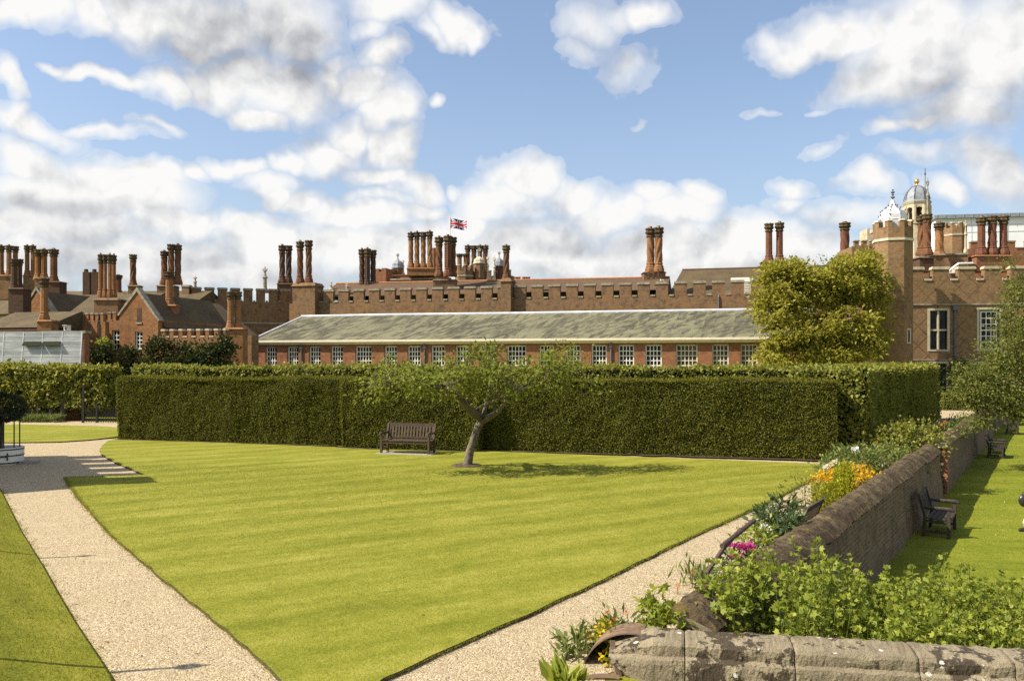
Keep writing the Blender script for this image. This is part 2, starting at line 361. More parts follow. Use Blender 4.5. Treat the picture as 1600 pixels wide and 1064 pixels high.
def old_stone():
    m, nt, out = newmat('old_stone'); t = NT(nt); p = t.pos()
    big = t.noise(p, 1.6, 6, .65); mid = t.noise(p, 7., 5, .7); fine = t.noise(p, 38., 4, .75)
    col = t.mix(t.maprange(big, .35, .65), (.19,.158,.108), (.33,.28,.19))
    col = t.mix(t.maprange(t.math('ADD', mid, t.math('MULTIPLY', t.math('SUBTRACT', t.noise(p, 1.6, 3, .5), .5), .9)), .53, .58, 0, .92), col, (.045,.033,.024))
    col = t.mix(t.maprange(fine, .5, .68, 0, .6), col, (.11,.09,.065))
    v = t.n('ShaderNodeTexVoronoi'); t.l(t.vmath('ADD', p, t.scale(t.n('ShaderNodeTexNoise').outputs['Color'], (.02,.02,.02))), v.inputs['Vector']); v.inputs['Scale'].default_value = 9.
    sc = t.n('ShaderNodeSeparateColor'); t.l(v.outputs['Color'], sc.inputs[0])
    spot = t.math('MULTIPLY', t.math('LESS_THAN', v.outputs['Distance'], t.math('MULTIPLY', fine, .42)), t.math('GREATER_THAN', sc.outputs[0], .87))
    col = t.mix(t.math('MULTIPLY', spot, .8), col, (.62,.6,.54))
    t.pbsdf(out, col, .92, 0, t.bump(t.math('ADD', mid, fine), .8, .03), .15); M['old_stone'] = m
old_stone()
def coping_mat():
    m, nt, out = newmat('mossy_coping'); t = NT(nt); p = t.pos()
    big = t.noise(p, 2., 6, .65); mid = t.noise(p, 14., 5, .75)
    col = t.mix(t.maprange(big, .4, .6), (.066,.048,.031), (.13,.098,.058)); col = t.mix(t.maprange(mid, .48, .60, 0, .85), col, (.032,.025,.02))
    col = t.mix(t.maprange(t.noise(p, 3.3, 4, .7), .58, .7, 0, .7), col, (.24,.17,.05))
    t.pbsdf(out, col, .95, 0, t.bump(mid, .9, .03), .1); M['mossy_coping'] = m
coping_mat()
# ================================================================ GROUND
def sheet(name, poly, z, mat, kind='structure', skirt=0, skmat=None, label=None, cat=None):
    mb = MB(); n = len(poly)
    mb.add([(x, y, z) for x, y in poly], [tuple(range(n))])
    mats = [M[mat]]
    if skirt:
        mb.cur = 1; mats.append(M[skmat])
        mb.add([(x, y, z) for x, y in poly]+[(x, y, z-skirt) for x, y in poly], [((i+1) % n, i, n+i, n+(i+1) % n) for i in range(n)])
    o = mb.build(name, mats); return tag(o, label, cat, None, kind)
def xw(y): return 2.73+.652*(y-10.05)            # path-side face of the garden wall
LOW = -.95
SUN = dict(corner=(1.75, 8.75), far=64.)
mb = MB()
q = lambda *p: mb.add([(x, y, 0) for x, y in p], [tuple(range(len(p)))])
q((-500,-100), (1.95,-100), (1.95,8.95), (xw(64)+.2,64), (-500,64))
q((1.95,-100), (500,-100), (500,3.), (1.95,8.95))
q((-500,64), (xw(64)+.2,64), (500,64), (500,900), (-500,900))
k = [(500,3.), (1.95,8.95), (xw(64)+.2,64), (500,64)]
for a, b in zip(k, k[1:]): mb.add([(*a,0), (*b,0), (*b,LOW-.1), (*a,LOW-.1)], [(0,1,2,3)])
tag(mb.build('ground', M['bank_grass']), 'grassy ground around the garden and the palace', 'ground', None, 'structure')
low = sheet('lower_lawn', [(1.8,8.8), (500,2.8), (500,64.1), (xw(64.1)+.3,64.1)], LOW, 'low_grass', label='sunken bright green lawn beyond the old garden wall', cat='lawn')
# gravel: one sheet for the paths
LE = [gp(*p) for p in ((431,1063),(397,1027),(325,965.6),(253,907),(172.5,838),(126,784),(110,762),(101.5,748.4),(172,746),(225.8,744.4),(206.5,735.6),(191,729.5),(177,723),(166,717),(157.5,711),(156.5,704),(160,697.5),(169,690.6),(183.7,687.2))]
BE = [gp(*p) for p in ((181,1064),(161,1033),(124,978.5),(95,930),(72,889),(36,832),(2.9,766))]
hA = (-15.3, 32.2); hB = (9.87, 25.26)          # front line of the yew hedge
hang = math.atan2(hB[1]-hA[1], hB[0]-hA[0]); hL = math.hypot(hB[0]-hA[0], hB[1]-hA[1])
RE = [gp(*p) for p in ((1288,741),(1180,797),(1082,840.5),(1000,881),(940,911),(840,957.5),(720,1011),(600,1066))]
grav = [(.6,5.2), (-1.9,4.6), (-2.6,6.2)]+BE+[(-17.,19.4), (-27,24.), (-27,31.5), (-18.4,31.), (-16.3,32.), (-15.6,33.2), (9.9,26.3), (24.,48.), (25.5,56), (29,56), (xw(50),50), (xw(9.2),9.2), (.9,8.1)]
sheet('gravel_path', grav, .006, 'gravel', label='pale gravel path around the lawn', cat='path')
sheet('gravel_strip', [(-40,41.), (-40,39.2), gp(28,667), gp(147,668), gp(178,672), (-14.8,37.5), (-14,40.5), (-22,42.5)], .006, 'gravel', label='thin gravel strip behind the small lawn', cat='path')
# main lawn, raised, with a cut soil edge
def jag(poly, step=.22, a=.018, closed=True):
    out = []
    for i in range(len(poly) if closed else len(poly)-1):
        p, r = poly[i], poly[(i+1) % len(poly)]; L = math.hypot(r[0]-p[0], r[1]-p[1]); n = max(1, int(L/step))
        for j in range(n):
            t = j/n; out.append((p[0]+(r[0]-p[0])*t+random.uniform(-a, a), p[1]+(r[1]-p[1])*t+random.uniform(-a, a)))
    return out
hx = math.cos(hang); hy = math.sin(hang)
def onh(s, d=0.): return (hA[0]+hx*s-hy*d, hA[1]+hy*s+hx*d)
lawn_poly = [(-2.15,7.7), (-1.55,7.3)]
lawn_poly = list(reversed(RE))+[onh(hL-.6, -1.0), onh(hL-3, -.75), onh(hL*.6, -.25), onh(hL*.42, -.75), onh(9.7, -.35), onh(.9, .05)]+list(reversed(LE))+[(-1.8,7.4), (-1.4,7.2)]
lawn_poly = jag(lawn_poly)
sheet('lawn', lawn_poly, .05, 'lawn_grass', skirt=.06, skmat='soil', label='large striped main lawn with a crisp cut edge', cat='lawn')
small = jag([(-40,38.), (-40,31.5), gp(28,693), gp(90,692), gp(137,689), gp(178,684.5), (-15.4,36.5), gp(150,667), gp(28,664.5)], .3)
sheet('lawn', small, .05, 'lawn_grass', skirt=.06, skmat='soil', label='small mown lawn beyond the gravel by the brick pier', cat='lawn')
# soil under the hedge and in the wall border
soil = [onh(-.2, .6), onh(0,-.12), onh(9.6,-.12), onh(9.6,-.62), onh(hL*.58,-.62), onh(hL*.58,-.14), onh(hL,-.16), onh(hL+.3,.5)]
sheet('soil_strip', jag(soil, .3, .07), .056, 'soil', label='dark soil strip along the hedge foot', cat='soil')
border = [(xw(y)-.55-.3*math.sin(y*1.3)**2-(.5 if y > 20 else 0), y) for y in np.arange(9.6, 46, .5)]+[(xw(46)+.1,46), (xw(9.)+.1,9.)]
sheet('flower_bed', border, .03, 'soil', label='planting bed along the foot of the garden wall', cat='flower bed')
# steep grass bank on the near side of the path
rows = []
ext = [(-2.2,5.0)]+BE+[(-13.5,21.4)]
for j, d in enumerate((0, .05, .35, .9, 1.6, 2.6, 4., 6.)):
    rows.append([(x-d*.82, y-d*.57, (0, .06, .11, .22, .38, .62, .95, 1.4)[j]) for x, y in ext])
mb = MB(); n = len(ext); mb.add([p for r in rows for p in r], [(j*n+i, j*n+i+1, (j+1)*n+i+1, (j+1)*n+i) for j in range(7) for i in range(n-1)])
tag(mb.build('grass_bank', M['bank_grass']), 'sloping rough grass bank beside the path', 'bank', None, 'structure')
# ---- grass blades
def inpoly(P, poly):
    x, y = P[:, 0], P[:, 1]; ins = np.zeros(len(P), bool); n = len(poly)
    for i in range(n):
        x1, y1 = poly[i]; x2, y2 = poly[(i+1) % n]
        if y1 == y2: continue
        c = ((y1 > y) != (y2 > y)) & (x < (x2-x1)*(y-y1)/(y2-y1)+x1); ins ^= c
    return ins
def blades(name, P, hgt, wid, mat, label, lean=.5):
    n = len(P); A = RNG.normal(size=(n, 3))*lean; A[:, 2] = 1; A = nrm(A)
    a = RNG.uniform(0, 2*PI, n); S = np.stack([np.cos(a), np.sin(a), 0*a], 1)*(wid*RNG.uniform(.6, 1.3, n))[:, None]
    h = (hgt*RNG.uniform(.5, 1.25, n))[:, None]
    V = np.stack([P-S*.5, P+S*.5, P+A*h], 1).reshape(-1, 3)
    o = raw_mesh(name, V, np.arange(3*n).reshape(n, 3), M[mat]); return tag(o, label, 'grass', None, 'stuff')
def scatter(poly, x0, x1, y0, y1, n, p=2.):
    k = 0; out = []
    Y = y0*(y1/y0)**(RNG.uniform(0, 1, n)); X = RNG.uniform(-.66, .66, n)*Y     # denser towards the viewer
    P = np.stack([X, Y], 1); return P[inpoly(P, poly)]
P = scatter(lawn_poly, 0, 0, 7.2, 24., 430000); P3 = np.column_stack([P, np.full(len(P), .045)])
blades('grass', P3, .02*(P3[:, 1]/9)**.5, .0042*(P3[:, 1]/9), 'turf', 'short mown turf covering the main lawn')
lowpoly = [(1.9,8.9), (60,9), (60,63), (xw(63)+.7,63)]
P = scatter(lowpoly, 0, 0, 9.5, 45., 150000); P3 = np.column_stack([P, np.full(len(P), LOW-.003)])
blades('grass', P3, .026*(P3[:, 1]/9)**.5, .0055*(P3[:, 1]/9), 'turf_low', 'short green turf on the sunken lawn')
# bank blades
e = np.array(ext); cum = np.r_[0, np.cumsum(np.linalg.norm(np.diff(e, axis=0), axis=1))]
n = 70000; u = RNG.uniform(0, cum[-1], n)**1.0; ex = np.interp(u, cum, e[:, 0]); ey = np.interp(u, cum, e[:, 1]); d = RNG.uniform(.02, 3.2, n)
bz = np.interp(d, (0, .05, .35, .9, 1.6, 2.6, 4., 6.), (0, .06, .11, .22, .38, .62, .95, 1.4))
P3 = np.stack([ex-d*.82, ey-d*.57, bz-.008], 1); blades('grass', P3, np.full(n, .05), np.full(n, .0075), 'turf_bank', 'longer rough grass on the sloping bank', .8)
# frayed grass along the lawn's cut edge
ed = np.array(jag([*reversed(RE)], .02, .02, False)+jag(LE[:10], .02, .02, False)); ed = ed[ed[:, 1] < 25]
ed = np.repeat(ed, 10, 0)+RNG.normal(size=(len(ed)*10, 2))*.02; P3 = np.column_stack([ed, np.full(len(ed), .035)])
blades('grass', P3, .03*(P3[:, 1]/9)**.5, .006*(P3[:, 1]/9), 'turf', 'ragged turf fringe along the lawn edge', .9)
# ================================================================ HEDGES
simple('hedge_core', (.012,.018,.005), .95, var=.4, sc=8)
def surf_disp(P, N, amp=.07):
    n = vnoise(P, .45, 9.)*amp*.9+vnoise(P, 1.1)*amp+vnoise(P, 3.7, 5.)*amp*.6; return P+N*n[:, None]
def hedge(name, fr, L, D, h, z0, mat, dens, lw, label, cat, group, faces='ftlr', amp=.07, core_in=.03, stick=0., loose=.75):
    fr3 = lambda P: np.array([fr(p) for p in P])
    root = None; V = []; Q = []
    lp = []; ln = []
    specs = {'f': (L, h-z0, lambda u, v: (u, 0*u, z0+v), (0,-1,0)), 'b': (L, h-z0, lambda u, v: (u, 0*u+D, z0+v), (0,1,0)),
             't': (L, D, lambda u, v: (u, v, 0*u+h), (0,0,1)), 'u': (L, D, lambda u, v: (u, v, 0*u+z0), (0,0,-1)),
             'l': (D, h-z0, lambda u, v: (0*u, u, z0+v), (-1,0,0)), 'r': (D, h-z0, lambda u, v: (0*u+L, u, z0+v), (1,0,0))}
    for k, (a, b, fn, nn) in specs.items():
        nu = max(2, int(a/.2)+1); nv = max(2, int(b/.2)+1)
        u, v = np.meshgrid(np.linspace(0, a, nu), np.linspace(0, b, nv), indexing='ij'); u = u.ravel(); v = v.ravel()
        P = np.stack(fn(u, v), 1).astype(float); cen = np.array((L/2, D/2, (h+z0)/2))
        dn = np.tile(np.array(nn, float), (len(P), 1)); P0 = surf_disp(P, dn, amp)-P; P = P-np.array(nn)*core_in; P = np.clip(P, (core_in, core_in, z0 if z0 == 0 else z0+core_in), (L-core_in, D-core_in, h-core_in))+P0-dn*.03
        b0 = len(V); V += list(fr3(P)); 
        for i in range(nu-1):
            for j in range(nv-1): Q.append((b0+i*nv+j, b0+(i+1)*nv+j, b0+(i+1)*nv+j+1, b0+i*nv+j+1))
        if k in faces:
            n = int(a*b*dens); uu = RNG.uniform(0, a, n); vv = RNG.uniform(0, b, n)
            P = np.stack(fn(uu, vv), 1).astype(float); N = np.tile(np.array(nn, float), (n, 1))
            P = surf_disp(P, N, amp)
            lp.append(fr3(P)); c, s = fr.c, fr.s
            ln.append(np.stack([N[:, 0]*c-N[:, 1]*s, N[:, 0]*s+N[:, 1]*c, N[:, 2]], 1))
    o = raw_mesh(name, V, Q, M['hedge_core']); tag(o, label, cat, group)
    P = np.concatenate(lp); N = np.concatenate(ln)
    A = N*.32+RNG.normal(size=P.shape)*.6+np.array((0, 0, .1))
    if stick:                                # some shoots grow out beyond the clipped face
        k = RNG.uniform(size=len(P)) < .10; P[k] += N[k]*RNG.uniform(0, stick, (k.sum(), 1)); 
    leaves('foliage', P-N*.02, A, lw[0], lw[1], M[mat], o, 0., N+np.array((0, 0, .25)), loose); return o
def hfr(s, d): p = onh(s, d); return Fr(p[0], p[1], 0, hang)
hg = 'clipped yew hedge blocks behind the main lawn'
hedge('yew_hedge', hfr(0, .0), 9.75, 1.5, 2.42, 0, 'yew', 1500, (.058,.032), 'dark clipped yew hedge block ending beside the gravel path', 'hedge', hg, 'ftl', stick=.09)
hedge('yew_hedge', hfr(9.8, -.5), 5.0, 2.0, 2.4, 0, 'yew', 1500, (.058,.032), 'clipped yew hedge block standing forward behind the wooden bench', 'hedge', hg, 'ftlr', stick=.09)
hedge('yew_hedge', hfr(14.85, .05), hL-14.85, 1.5, 2.45, 0, 'yew', 1500, (.058,.032), 'longest clipped yew hedge block ending at the flower border', 'hedge', hg, 'ftr', stick=.09)
lg = 'clipped lime hedges with larger pale leaves'
hedge('lime_hedge', hfr(-1.9, 3.2), hL+2.6, 1.3, 2.80, .7, 'lime', 300, (.13,.09), 'long pale lime hedge showing above the yew hedge', 'hedge', lg, 'ftl', .12, .06, .14)
pr = onh(hL+.85, .6); sang = math.atan2(1, .64)
hedge('lime_hedge', Fr(pr[0], pr[1], 0, sang), 21., 2.2, 2.80, .1, 'lime', 330, (.14,.10), 'shaded lime hedge running away beside the wall path', 'hedge', lg, 'flrt', .12, .06, .12)
hedge('lime_hedge', Fr(-36, 43.2, 0, -.05), 15.2, 1.6, 2.72, .72, 'lime', 230, (.20,.15), 'lime hedge on bare trunks beside the greenhouse', 'hedge', lg, 'ftru', .2, .06, .22)
tg = 'bare lime trunks under the hedge'
for i, (px, lab) in enumerate(((36,'lime trunk under the hedge beside the iron frame'), (60,'middle bare lime trunk under the raised hedge'), (80,'thin lime trunk between others under the hedge'), (98,'thickest pale lime trunk beside the brick pier'))):
    p = at(px, 660, 42.6); mb = MB(); r = .11 if i < 3 else .16
    mb.tube([(p[0], p[1], -.02), (p[0]+.03, p[1], .4), (p[0], p[1]+.02, 1.15)], [r*1.2, r, r*.9], 9)
    tag(mb.build('tree_trunk', M['bark_dark']), lab, 'tree', tg)
# near-black screen painted as the shade behind the raised hedge, brick pier, railing
mb = MB(); mb.wall(Fr(-42, 45.6, 0, 0), 0, 26.5, 0, 1.9, .1); tag(mb.build('shade_screen', M['black_metal']), 'near-black screen painted as the shade behind the raised lime hedge', 'screen')
t = empty('brick_pier', (-22.2, 43.4, 0), 'square red brick pier at the end of the raised lime hedge', 'pier')
mb = MB(); a = at(101,660,43.3)[0]; b = at(123,660,43.3)[0]; mb.box(W0, a, b, 43.3, 44.0, 0, 1.5); mb.build('shaft', M['brick_red'], t)
mb = MB(); mb.box(W0, a-.05, b+.05, 43.25, 44.05, 1.5, 1.62); mb.build('cap', M['stone_cap'], t)
t = empty('railing', (-20, 41.5, 0), 'low black iron railing between brick pier and yew hedge', 'railing')
mb = MB(); a = at(126,660,41.5)[0]; b = a+5.2
for z in (.12, .72): mb.box(W0, a, b, 41.49, 41.51, z, z+.03)
mb.build('rail', M['black_metal'], t)
mb = MB()
for i in range(43): x = a+.06+i*.12; mb.box(W0, x-.009, x+.009, 41.485, 41.515, .02, .80)
mb.build('bar_lattice', M['black_metal'], t)
for i in (0, 1):
    x = at((131,152)[i],0,41.5)[0]; mb = MB(); mb.box(W0, x-.05, x+.05, 41.42, 41.48, 0, 1.9 if i == 0 else 1.0); mb.build('post', M['black_metal'], t)
def clumpP(c, r, n, zs=1., shell=.55):
    d = nrm(RNG.normal(size=(n, 3))); rr = RNG.uniform(shell**3, 1, (n, 1))**(1/3); return np.array(c)+d*rr*np.array((r, r, r*zs)), d
P = np.column_stack([RNG.uniform(at(30,0,42)[0], at(98,0,42)[0], 1500), RNG.uniform(41.6, 42.3, 1500), RNG.uniform(0, .33, 1500)])
tag(leaves('ground_cover', P, RNG.normal(size=P.shape)+np.array((0,0,1.2)), .16, .05, M['border_leaf']), 'strip of pale leafy ground cover under the raised hedge', 'ground cover', None, 'stuff')
# ================================================================ BENCHES
def bench(label, wood, L, z0=.0):
    t = empty('garden_bench', (0, 0, 0), label, 'bench')
    w = M[wood]
    for x in (.035, L-.035):
        mb = MB(); mb.box(W0, x-.035, x+.035, .0, .07, 0, .60); mb.build('leg', w, t)
        mb = MB(); mb.bar((x, .56, 0), (x, .52, .45), .065, .07); mb.bar((x, .52, .45), (x, .66, .96), .06, .06); mb.build('leg', w, t)
        mb = MB(); mb.tube([(x,.60,.68), (x,.42,.66), (x,.2,.665), (x,.02,.665), (x,-.05,.64), (x,-.06,.60)], [.03,.035,.042,.045,.04,.03], 8); mb.build('armrest', w, t)
        mb = MB(); mb.box(W0, x-.025, x+.025, .07, .50, .10, .15); mb.box(W0, x-.024, x+.024, .07, .50, .335, .385); mb.build('side_rail', w, t)
    mb = MB()
    for i in range(5): mb.box(W0, .0 if i else .07, L if i else L-.07, -.01+i*.10, .075+i*.10, .40+.012*abs(2-i)*.6, .43+.012*abs(2-i)*.6)
    mb.box(W0, .07, L-.07, .015, .055, .33, .395); mb.build('seat', w, t)
    mb = MB(); mb.bar((.07, .655, .90), (L-.07, .655, .90), .04, .11); mb.build('top_rail', w, t)
    mb = MB(); mb.bar((.07, .545, .50), (L-.07, .545, .50), .035, .05); n = int(L/.11)
    for i in range(n):
        x = .1+(L-.2)*i/(n-1); mb.bar((x, .555, .52), (x, .64, .855), .055, .018)
    mb.build('back_slat', w, t); return t
def dup(root, label):
    r = root.copy(); C.objects.link(r); r['label'] = label
    for ch in list(root.children):
        c = ch.copy(); C.objects.link(c); c.parent = r
    return r
bl = bench('brown wooden slatted bench on the lawn before the yew hedge', 'bench_wood', 1.72); bl.location = (-4.33, 27.25, .05); bl.rotation_euler = (0, 0, math.radians(-15))
mb = MB(); fr = Fr(-4.4, 27.2, 0, math.radians(-15)); mb.box(fr, -.05, 1.9, -.12, .72, .04, .062); tag(mb.build('stone_slab', M['paving']), 'flat grey paving slab under the bench on the lawn', 'slab')
wang = math.atan2(1, .652)
bgp = 'dark benches backed against the garden wall'
bd = bench('dark wooden bench against the sunken side of the wall, by the brick gap', 'dark_wood', 1.35)
def low_bench(o, x, y, z, ang): o.location = (x, y, z); o.rotation_euler = (0, 0, ang); o['group'] = bgp
# sunken side: faces away from the wall towards +x
low_bench(bd, 9.88, 18.75, LOW, wang)
d1 = dup(bd, 'second dark bench along the sunken wall, beyond the brick gap'); low_bench(d1, 20.2, 34.2, LOW, wang)
d2 = dup(bd, 'small farthest dark bench on the sunken lawn under the tree branches'); low_bench(d2, 27.6, 45.4, LOW, wang)
bp = bench('wooden bench on the path side, mostly hidden behind wall and flowers', 'bench_wood', 1.25); bp.location = (5.15, 15.6, -.1); bp.rotation_euler = (0, 0, wang+PI); bp['group'] = bgp; bp.scale = (1, 1, .68)
for o in (bd, d1, d2): o.rotation_euler = (0, 0, wang)
# ================================================================ GARDEN WALL
t = empty('garden_wall', (6, 15.6, 0), 'old brick garden wall with mossy rounded coping from stone parapet to gap', 'wall')
t2 = empty('garden_wall', (18, 34, 0), 'further stretch of old brick wall beyond the gap', 'wall')
def wall_run(t, y0, y1, off, top=.52, th=.36, bat=.10):
    L = math.hypot(y1-y0, .652*(y1-y0)); fr = Fr(xw(y0)+off, y0, 0, wang)     # local x along wall, local -y = lower lawn side
    n = int(L/.3); mb = MB()
    def dz(x): return .07*mnoise.noise(Vector((x*.3, 3., 0)))
    def P(i, y, z):
        x = L*i/n; return fr((x, y+.03*mnoise.noise(Vector((x*.9, y*3, z*2)))+.012*mnoise.noise(Vector((x*4, y*3, z*6))), z+(dz(x) if z > .2 else 0)))
    pr = [(-th-bat,LOW-.05), (-th-bat*.8,-.6), (-th-bat*.4,-.25), (-th-bat*.2,.1), (-th,top-.12), (0,top), (0,-.1)]
    V = [P(i, y, z) for i in range(n+1) for y, z in pr]; k = len(pr)
    mb.add(V, [(i*k+j, i*k+j+1, (i+1)*k+j+1, (i+1)*k+j) for i in range(n) for j in range(k-1)]+[tuple(range(k-1, -1, -1)), tuple(n*k+j for j in range(k))])
    mb.build('wall_face', M['brick_garden'], t, uvfr=fr)
    mb = MB(); pr = [(-th-.04,top-.15), (-th-.07,top-.11), (-th*.85,top-.0), (-th*.55,top+.07), (-th*.2,top+.10), (.02,top+.08), (.06,top+.02), (.05,top-.08)]; k = len(pr)
    x = 0
    while x < L:                              # coping: rounded stones and tiles, each a little out of true
        w = random.choice((.11, .13, .16, .2, .5)) if x < 9 else random.choice((.3, .5, .7, .9)); x1 = min(L, x+w-.006); e = random.uniform(-.012, .012); dy = random.uniform(-.016, .016); m_ = max(2, int(w/.06)); V = []
        for i in range(m_+1):
            xx_ = x+(x1-x)*i/m_
            for y, z in pr:
                q = Vector((xx_*5, y*7, z*7)); V.append(fr((xx_, y+dy+.018*mnoise.noise(q), z+e+dz(xx_)+.016*mnoise.noise(q*1.9))))
        mb.add(V, [(i*k+j, i*k+j+1, (i+1)*k+j+1, (i+1)*k+j) for i in range(m_) for j in range(k-1)]+[(i*k+k-1, i*k, (i+1)*k, (i+1)*k+k-1) for i in range(m_)]+[tuple(range(k-1, -1, -1)), tuple(m_*k+j for j in range(k))]); x = x1+.006
    mb.build('coping_tile', M['mossy_coping'], t); return fr, L
wall_run(t, 8.42, 24.75, 0.); t = t2; fr, L_ = wall_run(t, 25.35, 62, 0., .52, .34)
mb = MB(); mb.box(fr, .0, .42, -.50, .01, LOW-.05, .44); mb.build('pier', M['brick_red'], t)
mb = MB(); mb.vprism(fr, [(-.03,-.54),(.46,-.54),(.46,.05),(-.03,.05)], .442, .56, [(.05,-.46),(.4,-.46),(.4,-.05),(.05,-.05)]); mb.build('pier_cap', M['stone_cap'], t)
# far end wall of the sunken garden
mb = MB(); mb.wall(Fr(xw(63.4)+.5, 63.4, LOW-.05, 0), 0, 60, 0, 1.9, .4); tag(mb.build('end_wall', M['brick_dark']), 'low dark brick wall closing the far end of the sunken lawn', 'wall')
# near stone parapet: weathered coping blocks on brick
t = empty('stone_parapet', (2.5, 7.7, 0), 'weathered lichen spotted stone parapet below the leafy plants', 'wall')
sa = (1.02, 7.98); sb = (5.4, 7.16); sang2 = math.atan2(sb[1]-sa[1], sb[0]-sa[0]); fr = Fr(sa[0], sa[1], 0, sang2)
def stone_block(x0, x1, tip=False):
    nx = max(6, int((x1-x0)/.022)); prof = [(.01,-.13), (.0,-.10), (.0,-.03), (-.004,.05), (-.006,.12), (-.004,.18), (.004,.215), (.035,.228), (.05,.24), (.048,.29), (.052,.335), (.075,.365), (.13,.378), (.22,.385), (.38,.39), (.53,.36), (.55,.1), (.56,-.13)]
    V = []; k = len(prof)
    for i in range(nx+1):
        x = x0+(x1-x0)*i/nx; e = min(i, nx-i)/nx*(x1-x0)
        for y, z in prof:
            p = Vector((x*6, y*6, z*6)); d = .009*mnoise.noise(p)+.007*mnoise.noise(p*2.6)+.006*mnoise.noise(p*6.5)-.022*max(0, mnoise.noise(p*1.3+Vector((9,9,9)))-.25)
            sh = .008*max(0, 1-e/.022)
            zz_ = z
            if tip:                           # broken pointed end of the wall
                f = max(0, 1-(x-x0)/.42); zz_ = z-(z-.18)*f*.75 if z > .18 else z+(.18-z)*f*.8; 
                if z < -.1 and f == 0: zz_ = z+.03
                y = y+f*.12
            V.append(fr((x, y+d+sh, zz_+d-(sh if z > .3 else 0))))
    mb = MB(); mb.add(V, [(i*k+j, (i+1)*k+j, (i+1)*k+j+1, i*k+j+1) for i in range(nx) for j in range(k-1)]+[tuple(range(k-1, -1, -1)), tuple(nx*k+j for j in range(k))])
    o = mb.build('coping_stone', M['old_stone'], t); return o
for i, (a, b) in enumerate(((-.1,.62), (.63,1.62), (1.63,2.7), (2.71,3.5), (3.51,4.4))): stone_block(a, b, i == 0)
mb = MB(); mb.box(fr, .25, 4.4, .05, .5, -.6, -.12); mb.build('brick_base', M['brick_red'], t)
for i, (a, b) in enumerate(((.14,.42), (.47,.75), (.80,1.02))):
    mb = MB(); mb.box(fr, a, b, -.03-.01*i, .3, -.28, -.125-.015*i); mb.build('loose_brick', M['terracotta'], t)
# curved rusty iron hood beside the parapet
t = empty('iron_hood', (1.0, 7.9, 0), 'rusty half-round iron hood with a strap beside the stone parapet', 'hood')
ax = Vector((.80, .60, 0)); sd = Vector((.60, -.80, 0)); c0 = Vector((1.19, 8.25, -.16)); R = .52; L = .38
def hoodp(a, s, r): return c0+sd*(-math.cos(a)*r)+Vector((0, 0, math.sin(a)*r))+ax*s
sd = Vector((.96, -.28, 0)).normalized(); ax = Vector((.28, .96, 0)).normalized()
mb = MB(); n = 20; V = []
for i in range(n+1):
    a = -PI*.12+PI*.68*i/n
    for s_, r in ((0,R), (L,R*.98), (L,R*.98-.014), (0,R-.014)): V.append(hoodp(a, s_, r))
mb.add(V, [(i*4+j, (i+1)*4+j, (i+1)*4+(j+1) % 4, i*4+(j+1) % 4) for i in range(n) for j in range(4)]+[(3,2,1,0), tuple(n*4+j for j in range(4))])
mb.build('shell', M['rust'], t)
mb = MB(); V = [hoodp(-PI*.12+PI*.68*i/12, L*.97, R*.97) for i in range(13)]; V.append(hoodp(.6, L*.97, 0.02)); mb.add(V+[v+ax*.012 for v in V], [tuple(range(13, -1, -1)), tuple(range(14, 28))]); mb.build('shade_plate', M['black_metal'], t)  # black plate stands in for the shade inside the hood
p0 = Vector(at(957,1000,8.2)); mb = MB(); mb.bar(p0, Vector(at(958,1024,8.16)), .05, .025); mb.bar(Vector(at(957.5,1022,8.16)), Vector(at(968,1062,8.05)), .06, .03); mb.build('strap', M['rust'], t)
mb = MB(); mb.tube([at(905+62*u, 1066-9*math.sin(PI*(.15+u*.6)), 8.0) for u in np.linspace(0, 1, 9)], .032, 7); mb.build('lower_rim', M['rust'], t)
# handrail
t = empty('handrail', (2.3, 10.4, 0), 'weathered wooden handrail with one slanting post beside the gravel', 'handrail')
mb = MB(); mb.tube([at(1104,896,10.5), at(1130,857,10.7), at(1158,826,10.9)], .028, 8); mb.build('post', M['bench_wood'], t)
mb = MB(); mb.tube([at(1128,853,10.4), at(1152,834,10.8), at(1178,813,11.2)], .032, 8); mb.build('rail', M['bench_wood'], t)
# ================================================================ PLANTER, LAMP POST
tx, ty, tr = -15.3, 24.9, .60
t = empty('planter_tub', (tx, ty, 0), 'white round wooden planter tub with black iron hoops', 'planter')
mb = MB(); mb.lathe((tx,ty,0), [(tr*.97,.0), (tr,.08), (tr*1.03,.5), (tr*1.0,.5), (tr*.95,.46), (.01,.45)], 28); mb.build('tub', M['white_paint'], t, False)
for z in (.06, .27, .45):
    mb = MB(); mb.lathe((tx,ty,0), [(tr*.98,z-.017), (tr*1.035,z-.017), (tr*1.035,z+.017), (tr*.98,z+.017)], 28); mb.build('hoop', M['black_metal'], t)
mb = MB()
for a in (-.18, .1): mb.box(Fr(tx+tr*.62*1.0, ty-tr*.84, 0, .6), a, a+.03, -.012, .03, .14, .36)
mb.box(Fr(tx+tr*.62, ty-tr*.84, 0, .6), -.18, .13, -.01, .02, .24, .265); mb.build('handle', M['black_metal'], t)
t = empty('plant_frame', (tx, ty, .46), 'black iron plant frame with scrolls standing in the white tub', 'plant frame')
for i, (dx, dy) in enumerate(((.46,-.1), (.30,-.35), (.40,.28), (.12,-.42))):
    mb = MB(); mb.tube([(tx+dx,ty+dy,.44), (tx+dx,ty+dy,1.36)], .018, 7); mb.ball((tx+dx,ty+dy,1.40), .045); mb.build('upright', M['black_metal'], t)
mb = MB()
for k in range(3):
    for s_ in (1, -1):
        pts = [(tx+.02+s_*.16*math.cos(a)*(1-a/9), ty-.4, .70+.3*k*.8+.13*math.sin(a)*(1-a/9)) for a in np.linspace(0, 5.4, 16)]; mb.tube(pts, .012, 5)
mb.build('scrollwork_edging', M['black_metal'], t)
